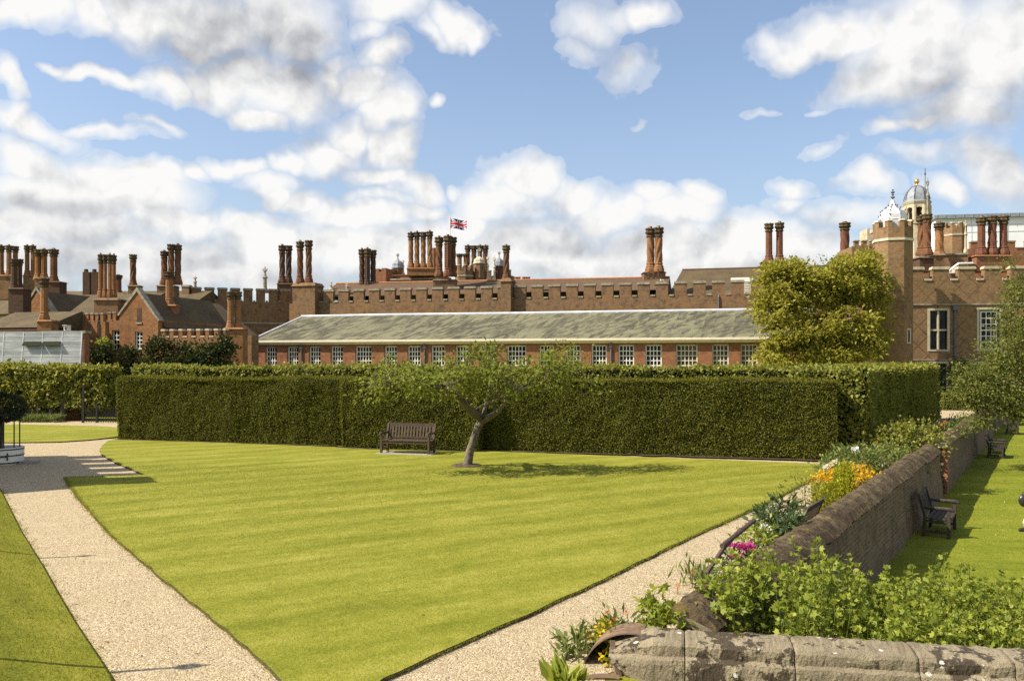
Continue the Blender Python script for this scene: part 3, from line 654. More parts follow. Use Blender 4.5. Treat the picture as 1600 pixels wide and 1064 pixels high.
t = empty('topiary_tree', (tx, ty, .46), 'dark clipped topiary ball above the white tub', 'topiary')
mb = MB(); mb.tube([(tx,ty,.44), (tx+.02,ty,1.0), (tx,ty,1.6)], [.05,.045,.04], 8); mb.build('trunk', M['bark_dark'], t)
P, d = clumpP((tx-.02,ty,1.68), .66, 4600, .58, .75); P = surf_disp(P, d, .1); leaves('crown', P, d+RNG.normal(size=P.shape)*.7, .07, .04, M['topiary'], t)
mb = MB(); fr = Fr(tx+.75, ty-.05, 0, .1); mb.box(fr, -.1, .35, -.15, .2, 0, .09); tag(mb.build('stone_block', M['paving']), 'flat grey stone block on the gravel by the tub', 'stone')
p = gp(1463, 655); t = empty('bollard_light', (p[0], p[1], 0), 'slim black bollard light with pale top at the hedge end', 'bollard')
mb = MB(); mb.lathe((p[0],p[1],0), [(.09,0), (.09,.08), (.045,.1), (.045,.85), (.07,.87), (.07,.9)], 10); mb.build('post', M['black_metal'], t)
mb = MB(); mb.lathe((p[0],p[1],.9), [(.065,0), (.065,.1), (.03,.13)], 10); mb.build('lamp_head', M['white_paint'], t)
hedge('box_hedge', Fr(xx(1474,52), 52, 0, -.1), 4.2, 2.0, 1.05, 0, 'lime', 500, (.07,.05), 'low clipped box hedge with sunlit top across the path', 'hedge', None, 'ftl', .03)
# ================================================================ PERSON (just entering the picture)
px0, py0 = 12.45, 19.7
t = empty('person', (px0, py0, LOW), 'person in beige trousers and dark shoes walking on the sunken lawn', 'person')
def skin(name, verts, edges, rad, mat, parent, sub=2):
    me = bpy.data.meshes.new(name); me.from_pydata([tuple(Vector(v)-WL[parent]) for v in verts], edges, [])
    o = link(name, me, mat, parent); sk = o.modifiers.new('Skin', 'SKIN'); sl = me.skin_vertices[0].data if me.skin_vertices else None
    for i, r in enumerate(rad):
        sl[i].radius = (r if isinstance(r, tuple) else (r, r)); sl[i].use_root = (i == 0)
    sk.use_smooth_shade = True; s_ = o.modifiers.new('Subdivision', 'SUBSURF'); s_.levels = sub; s_.render_levels = sub; return o
def pw(dx, dy, z): return (px0+dx, py0+dy, LOW+z)
try:
    skin('body', [pw(0,0,.95), pw(.0,0,1.15), pw(-.02,0,1.38), pw(-.03,0,1.50), pw(-.05,0,1.60), pw(-.06,0,1.70),
              pw(-.02,-.19,1.40), pw(-.10,-.24,1.14), pw(-.30,-.25,1.02), pw(-.38,-.25,1.0), pw(-.02,.19,1.40), pw(.05,.24,1.12), pw(.1,.24,.88), pw(.11,.24,.80),
              pw(0,-.09,.88), pw(-.19,-.09,.50), pw(-.37,-.09,.10), pw(0,.09,.88), pw(.08,.09,.5), pw(.26,.09,.12)],
     [(0,1),(1,2),(2,3),(3,4),(4,5),(2,6),(6,7),(7,8),(8,9),(2,10),(10,11),(11,12),(12,13),(0,14),(14,15),(15,16),(0,17),(17,18),(18,19)],
     [(.13,.16),(.12,.14),(.13,.17),.05,.085,.09,.055,.042,.032,.035,.055,.042,.032,.035,.085,.055,.04,.085,.055,.04], M['skin'], t)
    tr_ = skin('trousers', [pw(0,0,.98), pw(0,-.09,.86), pw(-.19,-.09,.50), pw(-.35,-.09,.13), pw(0,.09,.86), pw(.08,.09,.5), pw(.24,.09,.13)], [(0,1),(1,2),(2,3),(0,4),(4,5),(5,6)],
      [(.15,.18),(.105,.11),(.085,.085),(.095,.095),(.105,.11),(.085,.085),(.095,.095)], M['trousers'], t)
    skin('shirt', [pw(0,0,1.0), pw(0,0,1.15), pw(-.02,0,1.40), pw(-.02,-.19,1.41), pw(-.09,-.235,1.16), pw(-.02,.19,1.41), pw(.04,.235,1.15)], [(0,1),(1,2),(2,3),(3,4),(2,5),(5,6)],
      [(.15,.18),(.14,.165),(.145,.18),.075,.06,.075,.06], M['shirt'], t)
    for dx, dy in ((-.38,-.09), (.24,.09)):
        skin('shoe', [pw(dx+.06,dy,.06), pw(dx-.02,dy,.05), pw(dx-.14,dy,.035)], [(0,1),(1,2)], [.05,(.045,.05),(.03,.042)], M['shoe'], t)
    mb = MB(); c = pw(-.05,0,1.72); mb.ball(c, .105, 12, 8, (1,.95,1.0)); mb.build('hair', M['hair'], t, True)
    # hand fingers
    mb = MB()
    for k in range(4): y = -.275+.018*k; mb.tube([pw(-.41,y,1.0), pw(-.455,y,.985), pw(-.45,y,.95)], [.009,.009,.008], 6)
    mb.tube([pw(-.40,-.24,.99), pw(-.425,-.225,.96), pw(-.445,-.235,.945)], [.01,.009,.008], 6); mb.build('finger_edging', M['skin'], t, True)
    mb = MB(); mb.ball(pw(-.155,0,1.63), .018, 8, 5); mb.build('nose', M['skin'], t, True)
except Exception as ex: print('PERSON', ex)
t = empty('handbag', pw(-.45,-.26,.6), 'shiny black leather handbag held by the person', 'bag')
mb = MB(); a = pw(-.45,-.26,.76); mb.ball(a, .17, 12, 8, (1.0,.45,.95)); mb.build('pouch', M['leather'], t, True)
mb = MB(); mb.tube([(a[0]-.10,a[1],a[2]+.10), (a[0]-.06,a[1],a[2]+.2), (a[0]+.06,a[1],a[2]+.23), (a[0]+.12,a[1],a[2]+.1)], .011, 7); mb.build('strap', M['leather'], t)
# small litter
lf = 'dead leaves lying on gravel and lawn'
for i, (px, py, s_, lab) in enumerate(((117,945,.07,'curled brown leaf by the bank edge'), (131,955,.06,'thin dark leaf near the bank edge'), (169,942,.06,'small yellow leaf on the open gravel'), (170,1005,.11,'upright orange dead leaf on the gravel'), (162,1013,.08,'flat brown leaf beside an upright leaf'), (322,966,.07,'orange leaf at the lawn corner edge'), (484,803,.05,'small dark leaf out on the open lawn'), (657,966,.06,'pale leaf lying on the lawn towards the right path'), (682,951,.05,'tiny orange leaf on the lawn beside a pale leaf'), (289,893,.05,'white fleck of leaf near the curved lawn edge'))):
    x, y = gp(px, py); P = np.array([(x,y,.014 if i < 6 else .075)])
    tag(leaves('dead_leaf', P, RNG.normal(size=(1,3))*np.array((1,1,.3))+np.array((0,0,.6 if i == 3 else .12)), s_*.75, s_*.4, M['dead_leaf']), lab, 'leaf', lf)
x, y = gp(512, 783); tag(leaves('feather', np.array([(x,y,.075)]), np.array([(1,.2,.1)]), .11, .045, M['petal_white']), 'white feather lying on the main lawn', 'feather')

P = scatter(lowpoly, 0, 0, 10., 30., 900); P3 = np.column_stack([P, np.full(len(P), LOW+.03)])
tag(leaves('daisies', P3, RNG.normal(size=P3.shape)+np.array((0,0,.6)), .011*(P3[:, 1]/10)**.6, .011*(P3[:, 1]/10)**.6, M['petal_white']), 'tiny white daisies dotted over the sunken lawn', 'daisies', None, 'stuff')
for (px, py, hgt, lab) in ((328,1039,2.9,'tall slim post on the bank casting a shadow over the near gravel'), (150,868,2.3,'shorter slim post on the bank casting a thin shadow over the gravel')):
    g = gp(px, py); bx_, by_ = g[0]-hgt*.974, g[1]-hgt*.225; t = empty('marker_post', (bx_, by_, 0), lab, 'post', 'slim posts standing on the grass bank')
    mb = MB(); mb.tube([(bx_,by_,-.1), (bx_,by_,hgt*.75), (bx_,by_,hgt)], [.035,.03,.02], 8); mb.build('shaft', M['dark_wood'], t)
    mb = MB(); mb.ball((bx_,by_,hgt*.93), .055 if hgt < 2.5 else .08, 9, 6, (1,1,1.6)); mb.build('knob', M['dark_wood'], t)

ed = np.array(jag([*reversed(RE)], .05, .03, False)+jag(LE[:9], .05, .03, False)+jag(BE, .05, .03, False)); ed = ed[ed[:, 1] < 21]; ed = ed[RNG.uniform(size=len(ed)) < .35]
ed = np.repeat(ed, 7, 0)+RNG.normal(size=(len(ed)*7, 2))*.045; P3 = np.column_stack([ed, np.full(len(ed), .006)])
blades('grass', P3, .035*(P3[:, 1]/9)**.5, .007*(P3[:, 1]/9), 'turf_bank', 'sparse weeds creeping from the edges over the gravel', 1.0)
n = 1500; Y = 8*(26/8)**RNG.uniform(0, 1, n); X = RNG.uniform(-.66, .6, n)*Y; P = np.stack([X, Y], 1); P = P[inpoly(P, grav) & ~inpoly(P, lawn_poly)]
mb = MB()
for x, y in P[:700]:
    r = RNG.uniform(.006, .017); mb.ball((x, y, .008), r, 5, 4, (1, RNG.uniform(.7, 1.2), .7))
tag(mb.build('gravel_stones', M['paving']), 'scattered larger pebbles lying on the gravel paths', 'pebbles', None, 'stuff')
# ================================================================ BUILDINGS
PA = -.25
def bfr(px, Y, ang=PA): return Fr(xx(px, Y), Y, 0, ang)
def S(fr, px, y=0.):
    k = (px-800)/F; a = fr((0, y, 0)); return (k*a[1]-a[0])/(fr.c-k*fr.s)
def window(par, fr, a, b, c, d, cols, rows, mat='white_paint', dep=.12, bar=.055, fw=.09, pane='glass'):
    mb = MB(); y0, y1 = dep, dep+.06
    mb.box(fr, a, a+fw, y0, y1, c, d); mb.box(fr, b-fw, b, y0, y1, c, d)
    mb.box(fr, a+fw, b-fw, y0, y1, c, c+fw); mb.box(fr, a+fw, b-fw, y0, y1, d-fw, d)
    for i in range(1, cols): x = a+fw+(b-a-2*fw)*i/cols; mb.box(fr, x-bar/2, x+bar/2, y0+.012, y1-.012, c+fw, d-fw)
    for j in range(1, rows):
        z = c+fw+(d-c-2*fw)*j/rows; w = bar*1.5 if j == rows//2 else bar
        mb.box(fr, a+fw, b-fw, y0+.008, y1-.008, z-w/2, z+w/2)
    o = mb.build('window', M[mat], par)
    mb = MB(); mb.box(fr, a+.02, b-.02, y1+.005, y1+.02, c+.02, d-.02); mb.build('pane', M[pane], o); return o
def crenel(par, fr, x0, x1, zc, zt, pitch, mw, th, brick, cap='stone_cap', start=0., zb=None, capt=.16, ov=.06):
    """crenellated parapet between x0 and x1, one outline extruded; caps of stone"""
    poly = [(x0, zb if zb is not None else zc-.6)]; caps = []; x = x0+start-pitch
    sg = []
    while x < x1:
        a, b = max(x, x0), min(x+mw, x1)
        if b-a > .1: sg.append((a, b))
        x += pitch
    up = [(x0, zc)]
    for a, b in sg: up += [(a, zc), (a, zt), (b, zt), (b, zc)]
    up += [(x1, zc)]
    q = [];
    for p in up:
        if not q or math.dist(q[-1], p) > 1e-6: q.append(p)
    poly += q+[(x1, poly[0][1])]
    mb = MB(); mb.prism(fr, poly, 0, th); mb.build('parapet', M[brick], par)
    for a, b in sg:
        mb = MB(); mb.prism(fr, [(a-ov, zt), (b+ov, zt), (b+ov, zt+capt*.5), (b, zt+capt), (a, zt+capt), (a-ov, zt+capt*.5)], -ov, th+ov); mb.build('coping_stone', M[cap], par)
    for (a, b), (c, d) in zip(sg, sg[1:]):
        mb = MB(); mb.box(fr, b+ov+.01, c-ov-.01, -ov, th+ov, zc+.002, zc+capt*.7); mb.build('sill_stone', M[cap], par)
SHAFT_NO = [0]
def shaft(par, px, yt, yb, wpx, Y, style='plain', mat='brick_shaft', pot=True):
    X = xx(px, Y); zb, zt = zz(yb, Y), zz(yt, Y); h = zt-zb; r = wpx/2/F*Y
    mb = MB(); c = (X, Y, zb); rs = r*.70
    mb.lathe(c, [(r*1.12,-.15*r), (r*1.12,h*.05), (r*1.0,h*.075), (r*1.0,h*.10), (rs*1.1,h*.15), (rs*1.22,h*.16), (rs*1.22,h*.18), (rs,h*.20)], 8)
    if style == 'plain': mb.lathe(c, [(rs,h*.20), (rs*.97,h*.80)], 8)
    else:
        n = 24; tw = {'twist': 7.5/r*.35, 'zig': -6./r*.35}.get(style, 0); k = 26
        mb.lathe(c, [(rs*(1.0 if style != 'ring' else (1+.09*(i % 2))), h*(.20+.60*i/k)) for i in range(k+1)], n, 0, 5 if style != 'ring' else 8, .11, tw)
    mb.cur = 1
    mb.lathe(c, [(rs*1.18,h*.79), (rs*1.22,h*.81), (rs,h*.825), (rs*1.02,h*.845), (r*1.0,h*.885), (r*1.0,h*.91), (r*.86,h*.92), (r*.86,h*.955), (r*1.0,h*.965), (r*.98,h*.985), (r*.5,h*.988)], 16, 0, 8, .07)
    for i in range(8): a = 2*PI*i/8; mb.box(Fr(X+r*.84*math.cos(a), Y+r*.84*math.sin(a), zb, a), -.12*r, .12*r, -.2*r, .2*r, h*.975, h*1.0)
    o = mb.build('chimney_shaft', [M[mat], M['brick_crown']], par)
    if pot and SHAFT_NO[0] % 3 != 1:
        mb = MB(); mb.lathe((X,Y,zb), [(r*.36,h*.98), (r*.32,h*1.035), (r*.38,h*1.04)], 9); mb.build('pot', M['terracotta' if SHAFT_NO[0] % 2 else 'stone_cap'], o)
    SHAFT_NO[0] += 1; return o
def stack(par, px0, px1, yt, yb, Y, shafts, brick='brick_brown', depth=1.1, smat='brick_shaft', wpx=10, ybase=None, flare=True):
    """plinth between px0..px1 with shafts (px, ytop, style)"""
    fr = bfr(px0, Y-.35, 0.); w = (px1-px0)/F*(Y-.35); zb, zt = zz(yb, Y), zz(yt, Y); mb = MB()
    mb.box(fr, 0, w, 0, depth, zb, zt-.12)
    if flare: mb.vprism(fr, [(-.1,-.1), (w+.1,-.1), (w+.1,depth+.1), (-.1,depth+.1)], zt-.12, zt, [(.03,.03), (w-.03,.03), (w-.03,depth-.03), (.03,depth-.03)])
    o = mb.build('chimney_stack', M[brick], par)
    for i, sh in enumerate(shafts):
        px, ytop, st = sh[:3]; dy = sh[3] if len(sh) > 3 else 0.
        shaft(o, px, ytop, ybase or yt, wpx, Y+.15+dy, st, smat)
    return o
def finial(par, px, yt, yb, Y, wpx, mat='stone_pale', name='finial'):
    X = xx(px, Y); zb, zt = zz(yb, Y), zz(yt, Y); h = zt-zb; r = wpx/2/F*Y; mb = MB()
    mb.lathe((X,Y,zb), [(r,0), (r*1.1,h*.08), (r*.55,h*.2), (r*.5,h*.55), (r*.85,h*.58), (r*.4,h*.66), (r*.25,h*.8), (r*.6,h*.84), (r*.2,h*.9), (r*.15,h)], 8)
    mb.box(Fr(X,Y,zb,PA), -r*.75, r*.75, -.05, .05, h*.86, h*.92); return mb.build(name, M[mat], par)
def octa(cx, cy, R, ang=PA): return [(cx+R*math.cos(PI/8+ang+i*PI/4), cy+R*math.sin(PI/8+ang+i*PI/4)) for i in range(8)]
def oct_tower(par, px, Y, wpx, z0, zs, zc, zt, brick, cap='stone_pale', names=('wall','parapet')):
    X = xx(px, Y); R = wpx/2/F*Y/.98
    mb = MB(); mb.vprism(W0, octa(X,Y,R), z0, zs); mb.build('wall', M[brick], par)
    mb = MB(); mb.vprism(W0, octa(X,Y,R*1.05), zs, zs+.16, octa(X,Y,R*1.07)); mb.build('string_molding', M[cap], par)
    mb = MB(); mb.vprism(W0, octa(X,Y,R*1.02), zs+.16, zc)
    o8 = octa(X,Y,R*1.02); i8 = octa(X,Y,R*.80); cp = []
    for i in range(8):
        a, b, d = Vector(o8[i]), Vector(o8[(i+1) % 8]), Vector(o8[i-1]); ai, bi, di = Vector(i8[i]), Vector(i8[(i+1) % 8]), Vector(i8[i-1])
        pl = [a.lerp(d,.27), a, a.lerp(b,.27), ai.lerp(bi,.27), ai, ai.lerp(di,.27)]; pl = [tuple(p) for p in pl]
        mb.vprism(W0, pl, zc, zt); cp.append(pl)
    mb.build('parapet', M[brick], par)
    cc = Vector((X,Y))
    for pl in cp: mb = MB(); q = [tuple(cc+(Vector(p)-cc)*(1.04 if j < 3 else .96)) for j, p in enumerate(pl)]; mb.vprism(W0, q, zt, zt+.1); mb.build('coping_stone', M[cap], par)
    return X, R
# ---------------- orangery
Ax, Ay = xx(390, 68), 68.; oa = math.atan2(58-68, xx(1200,58)-Ax); fo = Fr(Ax, Ay, 0, oa); OL = 44.
fw_ = fo.sub(0, .38)
t = empty('orangery', (0, 64, 0), 'long low red brick orangery with mossy slate roof and white sash windows', 'orangery')
WIN = [(414.5,432.5),(448.7,466),(482.5,500.7),(516.7,535.7),(555,580.7),(600.5,620.5),(636.7,657),(673.7,695),(711.7,733),(750,772),(792,822),(842.5,865.7),(884,907),(924,948),(966,990.7),(1008,1034),(1056,1090),(1112.5,1138.7),(1157,1184),(1206,1232)]
holes = [(S(fw_,a), S(fw_,b), 1.25, 4.28) for a, b in WIN]
mb = MB(); mb.wall(fw_, .1, OL, 0, 4.42, 7.6, holes); mb.build('wall', M['brick_red'], t)
for (a, b, c, d), (p, q) in zip(holes, WIN):
    cols = 5 if (q-p) > 25.5 and q < 900 or (q-p) > 30 else 4
    window(t, fw_, a, b, c, d, cols, 8, 'cream_paint' if p > 1040 else 'white_paint', .2, .06, .1, 'glass_olive' if p > 1040 else 'glass')
    
mb = MB()
for a, b, c, d in holes: mb.box(fw_, a-.02, b+.02, -.07, .16, c-.1, c-.003)
mb.build('sill_trim', M['stone'], t)
mb = MB(); mb.prism(fo.sub(0, 0, 0, PI/2), [(.40,4.36), (.40,4.78), (-.03,4.78), (-.02,4.66), (.10,4.60), (.14,4.46), (.30,4.42), (.31,4.36)], -OL, .0) if False else None
mb = MB(); pr = [(.375,4.40), (.20,4.42), (.16,4.52), (.03,4.58), (.0,4.60), (.0,4.74), (.07,4.76), (.375,4.76)]
mb.add([fo((-.1,y,z)) for y, z in pr]+[fo((OL,y,z)) for y, z in pr], [tuple(range(8)), tuple(range(15,7,-1))]+[((i+1) % 8, i, 8+i, 8+(i+1) % 8) for i in range(8)])
mb.build('gutter', M['cream_paint'], t)
ez, rz_ = 4.70, 6.93; s0 = 2.35; ry = 4.5
mb = MB(); nx = 60; V = []; Q = []
for i in range(nx+1):
    for j in range(7):
        v = j/6; x = (-.05+(s0+.05)*v)+(OL-(-.05+(s0+.05)*v))*i/nx
        V.append(fo((x, .03+(ry-.03)*v, ez+(rz_-ez)*v+.035*mnoise.noise(Vector((x*.35, v*3, 0)))+.05*math.sin(v*PI)*-.6)))
Q = [(i*7+j, (i+1)*7+j, (i+1)*7+j+1, i*7+j+1) for i in range(nx) for j in range(6)]
mb.add(V, Q); b0 = [fo((-.05,.03,ez)), fo((s0,ry,rz_)), fo((-.05,9.0,ez)), fo((OL,9.0,ez)), fo((OL,ry,rz_))]
mb.add(b0, [(0,1,2), (1,4,3,2)]); mb.build('roof', M['slate'], t)
mb = MB(); mb.tube([fo((s0-.1,ry,rz_+.0)), fo((s0+8,ry,rz_+.03)), fo((OL*.5,ry,rz_-.0)), fo((OL,ry,rz_+.02))], .13, 8); mb.tube([fo((-.03,.05,ez+.05)), fo((s0,ry,rz_))], .09, 7); mb.build('ridge_flashing', M['lead_white'], t)
for px in (471.5, 664, 955, 1152 if False else 1195):
    s_ = S(fw_, px); mb = MB(); mb.tube([fw_((s_,-.08,0)), fw_((s_,-.08,4.2)), fw_((s_,-.2,4.45))], .06, 8); mb.box(fw_, s_-.11, s_+.11, -.18, -.012, 4.1, 4.36); mb.build('downpipe', M['pipe_grey'], t)
# ---------------- long crenellated range
fl = Fr(xx(452,88.0), 88.0, 0, math.atan2(76-88., xx(1195,76)-xx(452,88.)))
t = empty('palace_range', (0, 82, 0), 'long brown brick palace range with stone capped battlements behind the orangery', 'palace')
LR = t; L = S(fl, 1240)
mb = MB(); mb.wall(fl, 0, L, 0, 9.2, 6.); mb.build('wall', M['brick_brown'], t)
crenel(t, fl, 0, L, 9.2, 10.34, 1.72, 1.12, .45, 'brick_brown', start=.5, zb=9.2, capt=.22)
mb = MB(); a = S(fl,496,1.5); b = S(fl,1046,5.5)
mb.add([fl(p) for p in ((a,1.0,9.9),(b,1.0,9.9),(b,6.,11.55),(a,6.,11.75),(b,11.,9.9),(a,11.,9.9))], [(0,1,2,3), (3,2,4,5), (0,3,5), (1,4,2)]); mb.build('roof', M['tile_red'], t)
mb = MB(); mb.tube([fl((a,6.,11.75)), fl((b,6.,11.55))], .13, 6); mb.build('ridge_molding', M['terracotta'], t)
# chimney breasts that run down the front wall
for px0, px1, yt in ((457,492,447), (782.5,798,440)):
    y_ = -.7; a, b = S(fl,px0,y_), S(fl,px1,y_); Yc = fl(((a+b)/2,y_,0))[1]
    mb = MB(); mb.box(fl, a, b, y_, 1.2, 6.5, zz(yt,Yc)); mb.vprism(fl, [(a-.12,y_-.12),(b+.12,y_-.12),(b+.12,1.3),(a-.12,1.3)], zz(yt,Yc), zz(yt,Yc)+.35, [(a+.1,y_+.1),(b-.1,y_+.1),(b-.1,1.1),(a+.1,1.1)])
    o = mb.build('chimney_stack', M['brick_brown'], t)
    for px, ytop, st in (((469,378,'twist'), (482.5,376,'zig')) if px0 == 457 else ((791,384,'zig'),)):
        shaft(o, px, ytop, yt-4, 12.5, Yc+.6, st, 'brick_shaft')
stack(t, 433,458,443,475,90.5,[(441,384,'zig'),(451,384,'zig',1.)],'brick_dark',1.4,'brick_dark',12)
stack(t, 556,592,449,470,92.,[(565.5,390,'twist'),(574,389,'ring',-.3),(583,391,'twist',.4)],'brick_dark',1.4,'brick_dark',11)
stack(t, 677,713,437,475,86.5,[(686,371,'twist'),(700,369,'ring',-.3),(707,371,'twist',.8)],'brick_brown',1.5,'brick_shaft',14,431)
stack(t, 1006,1040,425,460,84.,[(1016.5,357,'twist'),(1029,356,'zig',-.3)],'brick_brown',1.6,'brick_orange',16,424)
stack(t, 1194,1226,408,440,84.,[(1201.5,349.5,'plain'),(1218,348.5,'plain')],'brick_dark',1.4,'brick_shaft_red',14.5,411)
mb = MB()
for i in range(3): x = S(fl,1013+i*7.5,2.); Yc = fl((x,2.,0))[1]; mb.box(fl, x-.1, x+.1, 2.2, 2.6, zz(440,84), zz(430,84))
mb.build('niche_vent', M['brick_dark'], t)
for px, yt in ((517,440),(542,443)): finial(t, px, yt, 453, 91., 7)
# white louvred vent box and small white pipes on the roof
mb = MB(); fv = bfr(1142, 78.8, oa); w = S(fv,1177); mb.box(fv, 0, w, 0, 1.2, zz(441,78.8), zz(434,78.8)); 
for i in range(7): z = zz(459-i*2.5,78.8); mb.box(fv, .55, w-.2, .05, .12, z, z+.07)
mb.box(fv, .5, w-.15, .2, 1.0, zz(462,78.8), zz(441.5,78.8)); mb.build('roof_vent', M['white_paint'], t)
mb = MB(); mb.tube([at(1033,455,83), at(1033,437,83), at(1040,440,83)], .1, 7); mb.build('vent_pipe', M['white_paint'], t)
mb = MB(); a = S(fl,1123,-.1); mb.tube([fl((a,-.08,5.5)), fl((a,-.08,9.)), fl((a,.0,9.2))], .07, 7); mb.build('downpipe', M['pipe_grey'], t)
# hall with brown hipped roof
t = empty('hall', (30, 90, 0), 'big plain hipped brown tile roof rising behind the battlements near the magnolia', 'hall')
fh = Fr(xx(1043,84.5), 84.5, 0, oa); b = S(fh,1345); mb = MB(); a = S(fh,1066,6.)
mb.add([fh(p) for p in ((0,0,9.7),(b,0,9.7),(b,6.,12.95),(a,6.,12.95),(0,12,9.7),(b,12,9.7))], [(0,1,2,3), (3,2,5,4), (0,3,4), (1,5,2)]); mb.build('roof', M['tile_brown'], t)
mb = MB(); mb.tube([fh((a,6.,12.97)), fh((b,6.,12.97))], .1, 6); mb.build('ridge_molding', M['tile_red'], t)
mb = MB(); mb.wall(fh.sub(.2,.2), 0, b-.2, 0, 9.66, 11.5); mb.build('wall', M['brick_brown'], t)
stack(t, 1311,1329,400,420,84.,[(1320,348.5,'twist')],'brick_dark',1.2,'brick_shaft_red',18,402)
# left darker block of the battlements
t = empty('battlement_block', (-30, 88, 0), 'shaded brick block with battlements between the gabled house and the long range', 'palace')
f2 = Fr(xx(284,86.5), 86.5, 0, -.25); w1 = S(f2,296); f3 = Fr(*f2((w1,0,0)), .30); f3.o = (f3.o[0], f3.o[1], 0); w3 = S(f3,457)
mb = MB(); mb.wall(f2, 0, w1, 0, 9.4, 3.); mb.build('wall', M['brick_brown'], t); mb = MB(); mb.wall(f3, .02, w3, 0, 9.4, 3.); mb.build('wall', M['brick_brown'], t)
crenel(t, f3, 0, w3, 9.4, 10.6, 1.28, .93, .45, 'brick_brown', start=.2, zb=9.4, capt=.2)
crenel(t, f2, -.02, w1-.05, 9.4, 10.8, 2.0, 2.0, .45, 'brick_brown', zb=9.4, capt=.2)
mb = MB(); mb.box(f3, 0, w3, -.1, .1, 7.05, 7.22); mb.build('string_molding', M['stone_cap'], t)
finial(t, 414, 417, 458, 90., 11, 'stone_cap'); finial(t, 305, 432, 453, 88., 8, 'stone_cap')
# ---------------- rear left range with its chimneys
t = empty('rear_range', (-48, 84, 0), 'rear brick range with brown roof and clustered tall chimneys behind the greenhouse', 'palace')
f4 = bfr(-45, 88.); b = S(f4,284); mb = MB()
mb.wall(f4, 0, b, 0, 7.9, 10.); mb.build('wall', M['brick_brown'], t)
mb = MB(); mb.add([f4(p) for p in ((-.2,-.3,7.8),(b,-.3,7.8),(b,5,10.4),(-.2,5,10.9),(-.2,10.3,7.8),(b,10.3,7.8))], [(0,1,2,3), (3,2,5,4), (0,3,4), (1,5,2)]); mb.build('roof', M['tile_brown'], t)
stack(t, -12,20,430,468,82.,[(-8,384,'plain'),(2,384,'plain'),(14,384,'plain',-.2),(24,385,'plain',.6)],'brick_brown',1.5,'brick_orange',10.5,432)
stack(t, 36,56,430,475,83.,[(42.5,384,'plain'),(51.5,384,'plain')],'brick_brown',1.4,'brick_orange',9.5,432)
stack(t, 54,75,434,478,81.,[(59.5,390,'plain'),(69,390,'plain')],'brick_brown',1.4,'brick_orange',12.5,437)
stack(t, 76,93,440,485,80.,[(84,390,'plain')],'brick_dark',1.3,'brick_shaft',15,442)
stack(t, 200,216,446,470,84.,[(208,398,'zig')],'brick_brown',1.,'brick_shaft',12,448)
mb = MB(); 
for a, b_ in ((129,140),(142,153)): fr = bfr(a, 78., 0); mb.box(fr, 0, (b_-a)/F*78, 0, .9, 7.5, zz(425,78)); mb.lathe((xx((a+b_)/2,78.4),78.4,zz(425,78)), [(.2,0),(.18,.3)], 8)
mb.build('chimney_stack', M['brick_dark'], t)
stack(t, 178,192,458,480,80.,[(185,430,'plain')],'brick_brown',.9,'brick_shaft',13,460)
stack(t, 245,271,446,492,81.,[(256.7,393,'twist'),(267.5,382,'twist'),(278,383,'zig',.3)],'brick_brown',1.4,'brick_shaft',12.5,444)
# ---------------- gabled house
t = empty('gabled_house', (-31, 62, 0), 'orange brick gabled house with two white sash windows behind the lime hedge', 'house')
fg = bfr(166, 62.); X = lambda p, y=0: S(fg,p,y); zt_ = 6.1
hs = [(X(175),X(186.5),zz(546,62),zz(516,62)), (X(211),X(222.5),zz(545.5,61.6),zz(518,61.6))]
mb = MB(); mb.wall(fg, 0, X(247), 0, zt_, 8., hs); mb.build('wall', M['brick_orange'], t)
mb = MB(); mb.prism(fg, [(X(186.5),zt_+.003), (X(247),zt_+.003), (X(246),zz(499,61)), (X(214.5),zz(456,61)), (X(187),zz(491,61.5))], .0, .45); mb.build('gable', M['brick_orange'], t)
mb = MB(); g0, g1, g2 = (X(186),zz(493,61.5)), (X(214.5),zz(455,61)), (X(247.5),zz(502,61))
mb.prism(fg, [g0, (g0[0]-.12,g0[1]+.05), (g1[0],g1[1]+.32), g1], -.07, .5); mb.prism(fg, [g1, (g1[0],g1[1]+.32), (g2[0]+.14,g2[1]+.05), g2], -.07, .5); mb.build('gable_coping', M['stone_cap'], t)
mb = MB(); mb.box(fg, X(214),X(221.3),-.012,.1,zz(503,61),zz(481,61)); mb.build('blind_window', M['brick_dark'], t)
mb = MB(); mb.box(fg, X(213),X(222.3),-.06,.1,zz(506,61),zz(503.3,61)); mb.build('sill_trim', M['stone_cap'], t)
for h_ in hs: window(t, fg, *h_, 2, 4, 'white_paint', .1, .045, .08)
mb = MB(); mb.prism(fg, [(g0[0]-.05,g0[1]-.1), (g1[0],g1[1]-.06), (g2[0]+.3,g2[1]-.45)], .46, 9.); mb.build('roof', M['tile_brown'], t)
crenel(t, fg, 0, X(185.5), zt_, zt_+.55, .44, .27, .3, 'brick_orange', start=.12, zb=zt_, capt=.1, ov=.03)
f5 = bfr(80, 61.2); w5 = S(f5,164.5)
mb = MB(); mb.wall(f5, 0, w5, 0, zz(503,60.5), .4); mb.build('wall', M['brick_orange'], t)
crenel(t, f5, 0, w5, zz(503,60.5), zz(491.5,60.5), .425, .25, .3, 'brick_orange', start=w5-8*.425, zb=zz(503,60.5), capt=.1, ov=.03)
mb = MB(); x = S(f5,154); mb.tube([f5((x,-.07,3)), f5((x,-.07,5.8)), f5((x,.05,6.3))], .05, 6); mb.build('downpipe', M['black_metal'], t)
f6 = bfr(249, 60.5); w6 = S(f6,352); zc = zz(527,60); zt2 = zz(517,60)
mb = MB(); mb.wall(f6, 0, w6, 0, zc, .6); mb.build('wall', M['brick_orange'], t)
crenel(t, f6, 0, w6, zc, zt2, .73, .30, .35, 'brick_orange', 'stone_pale', start=.15, zb=zc, capt=.14, ov=.03)
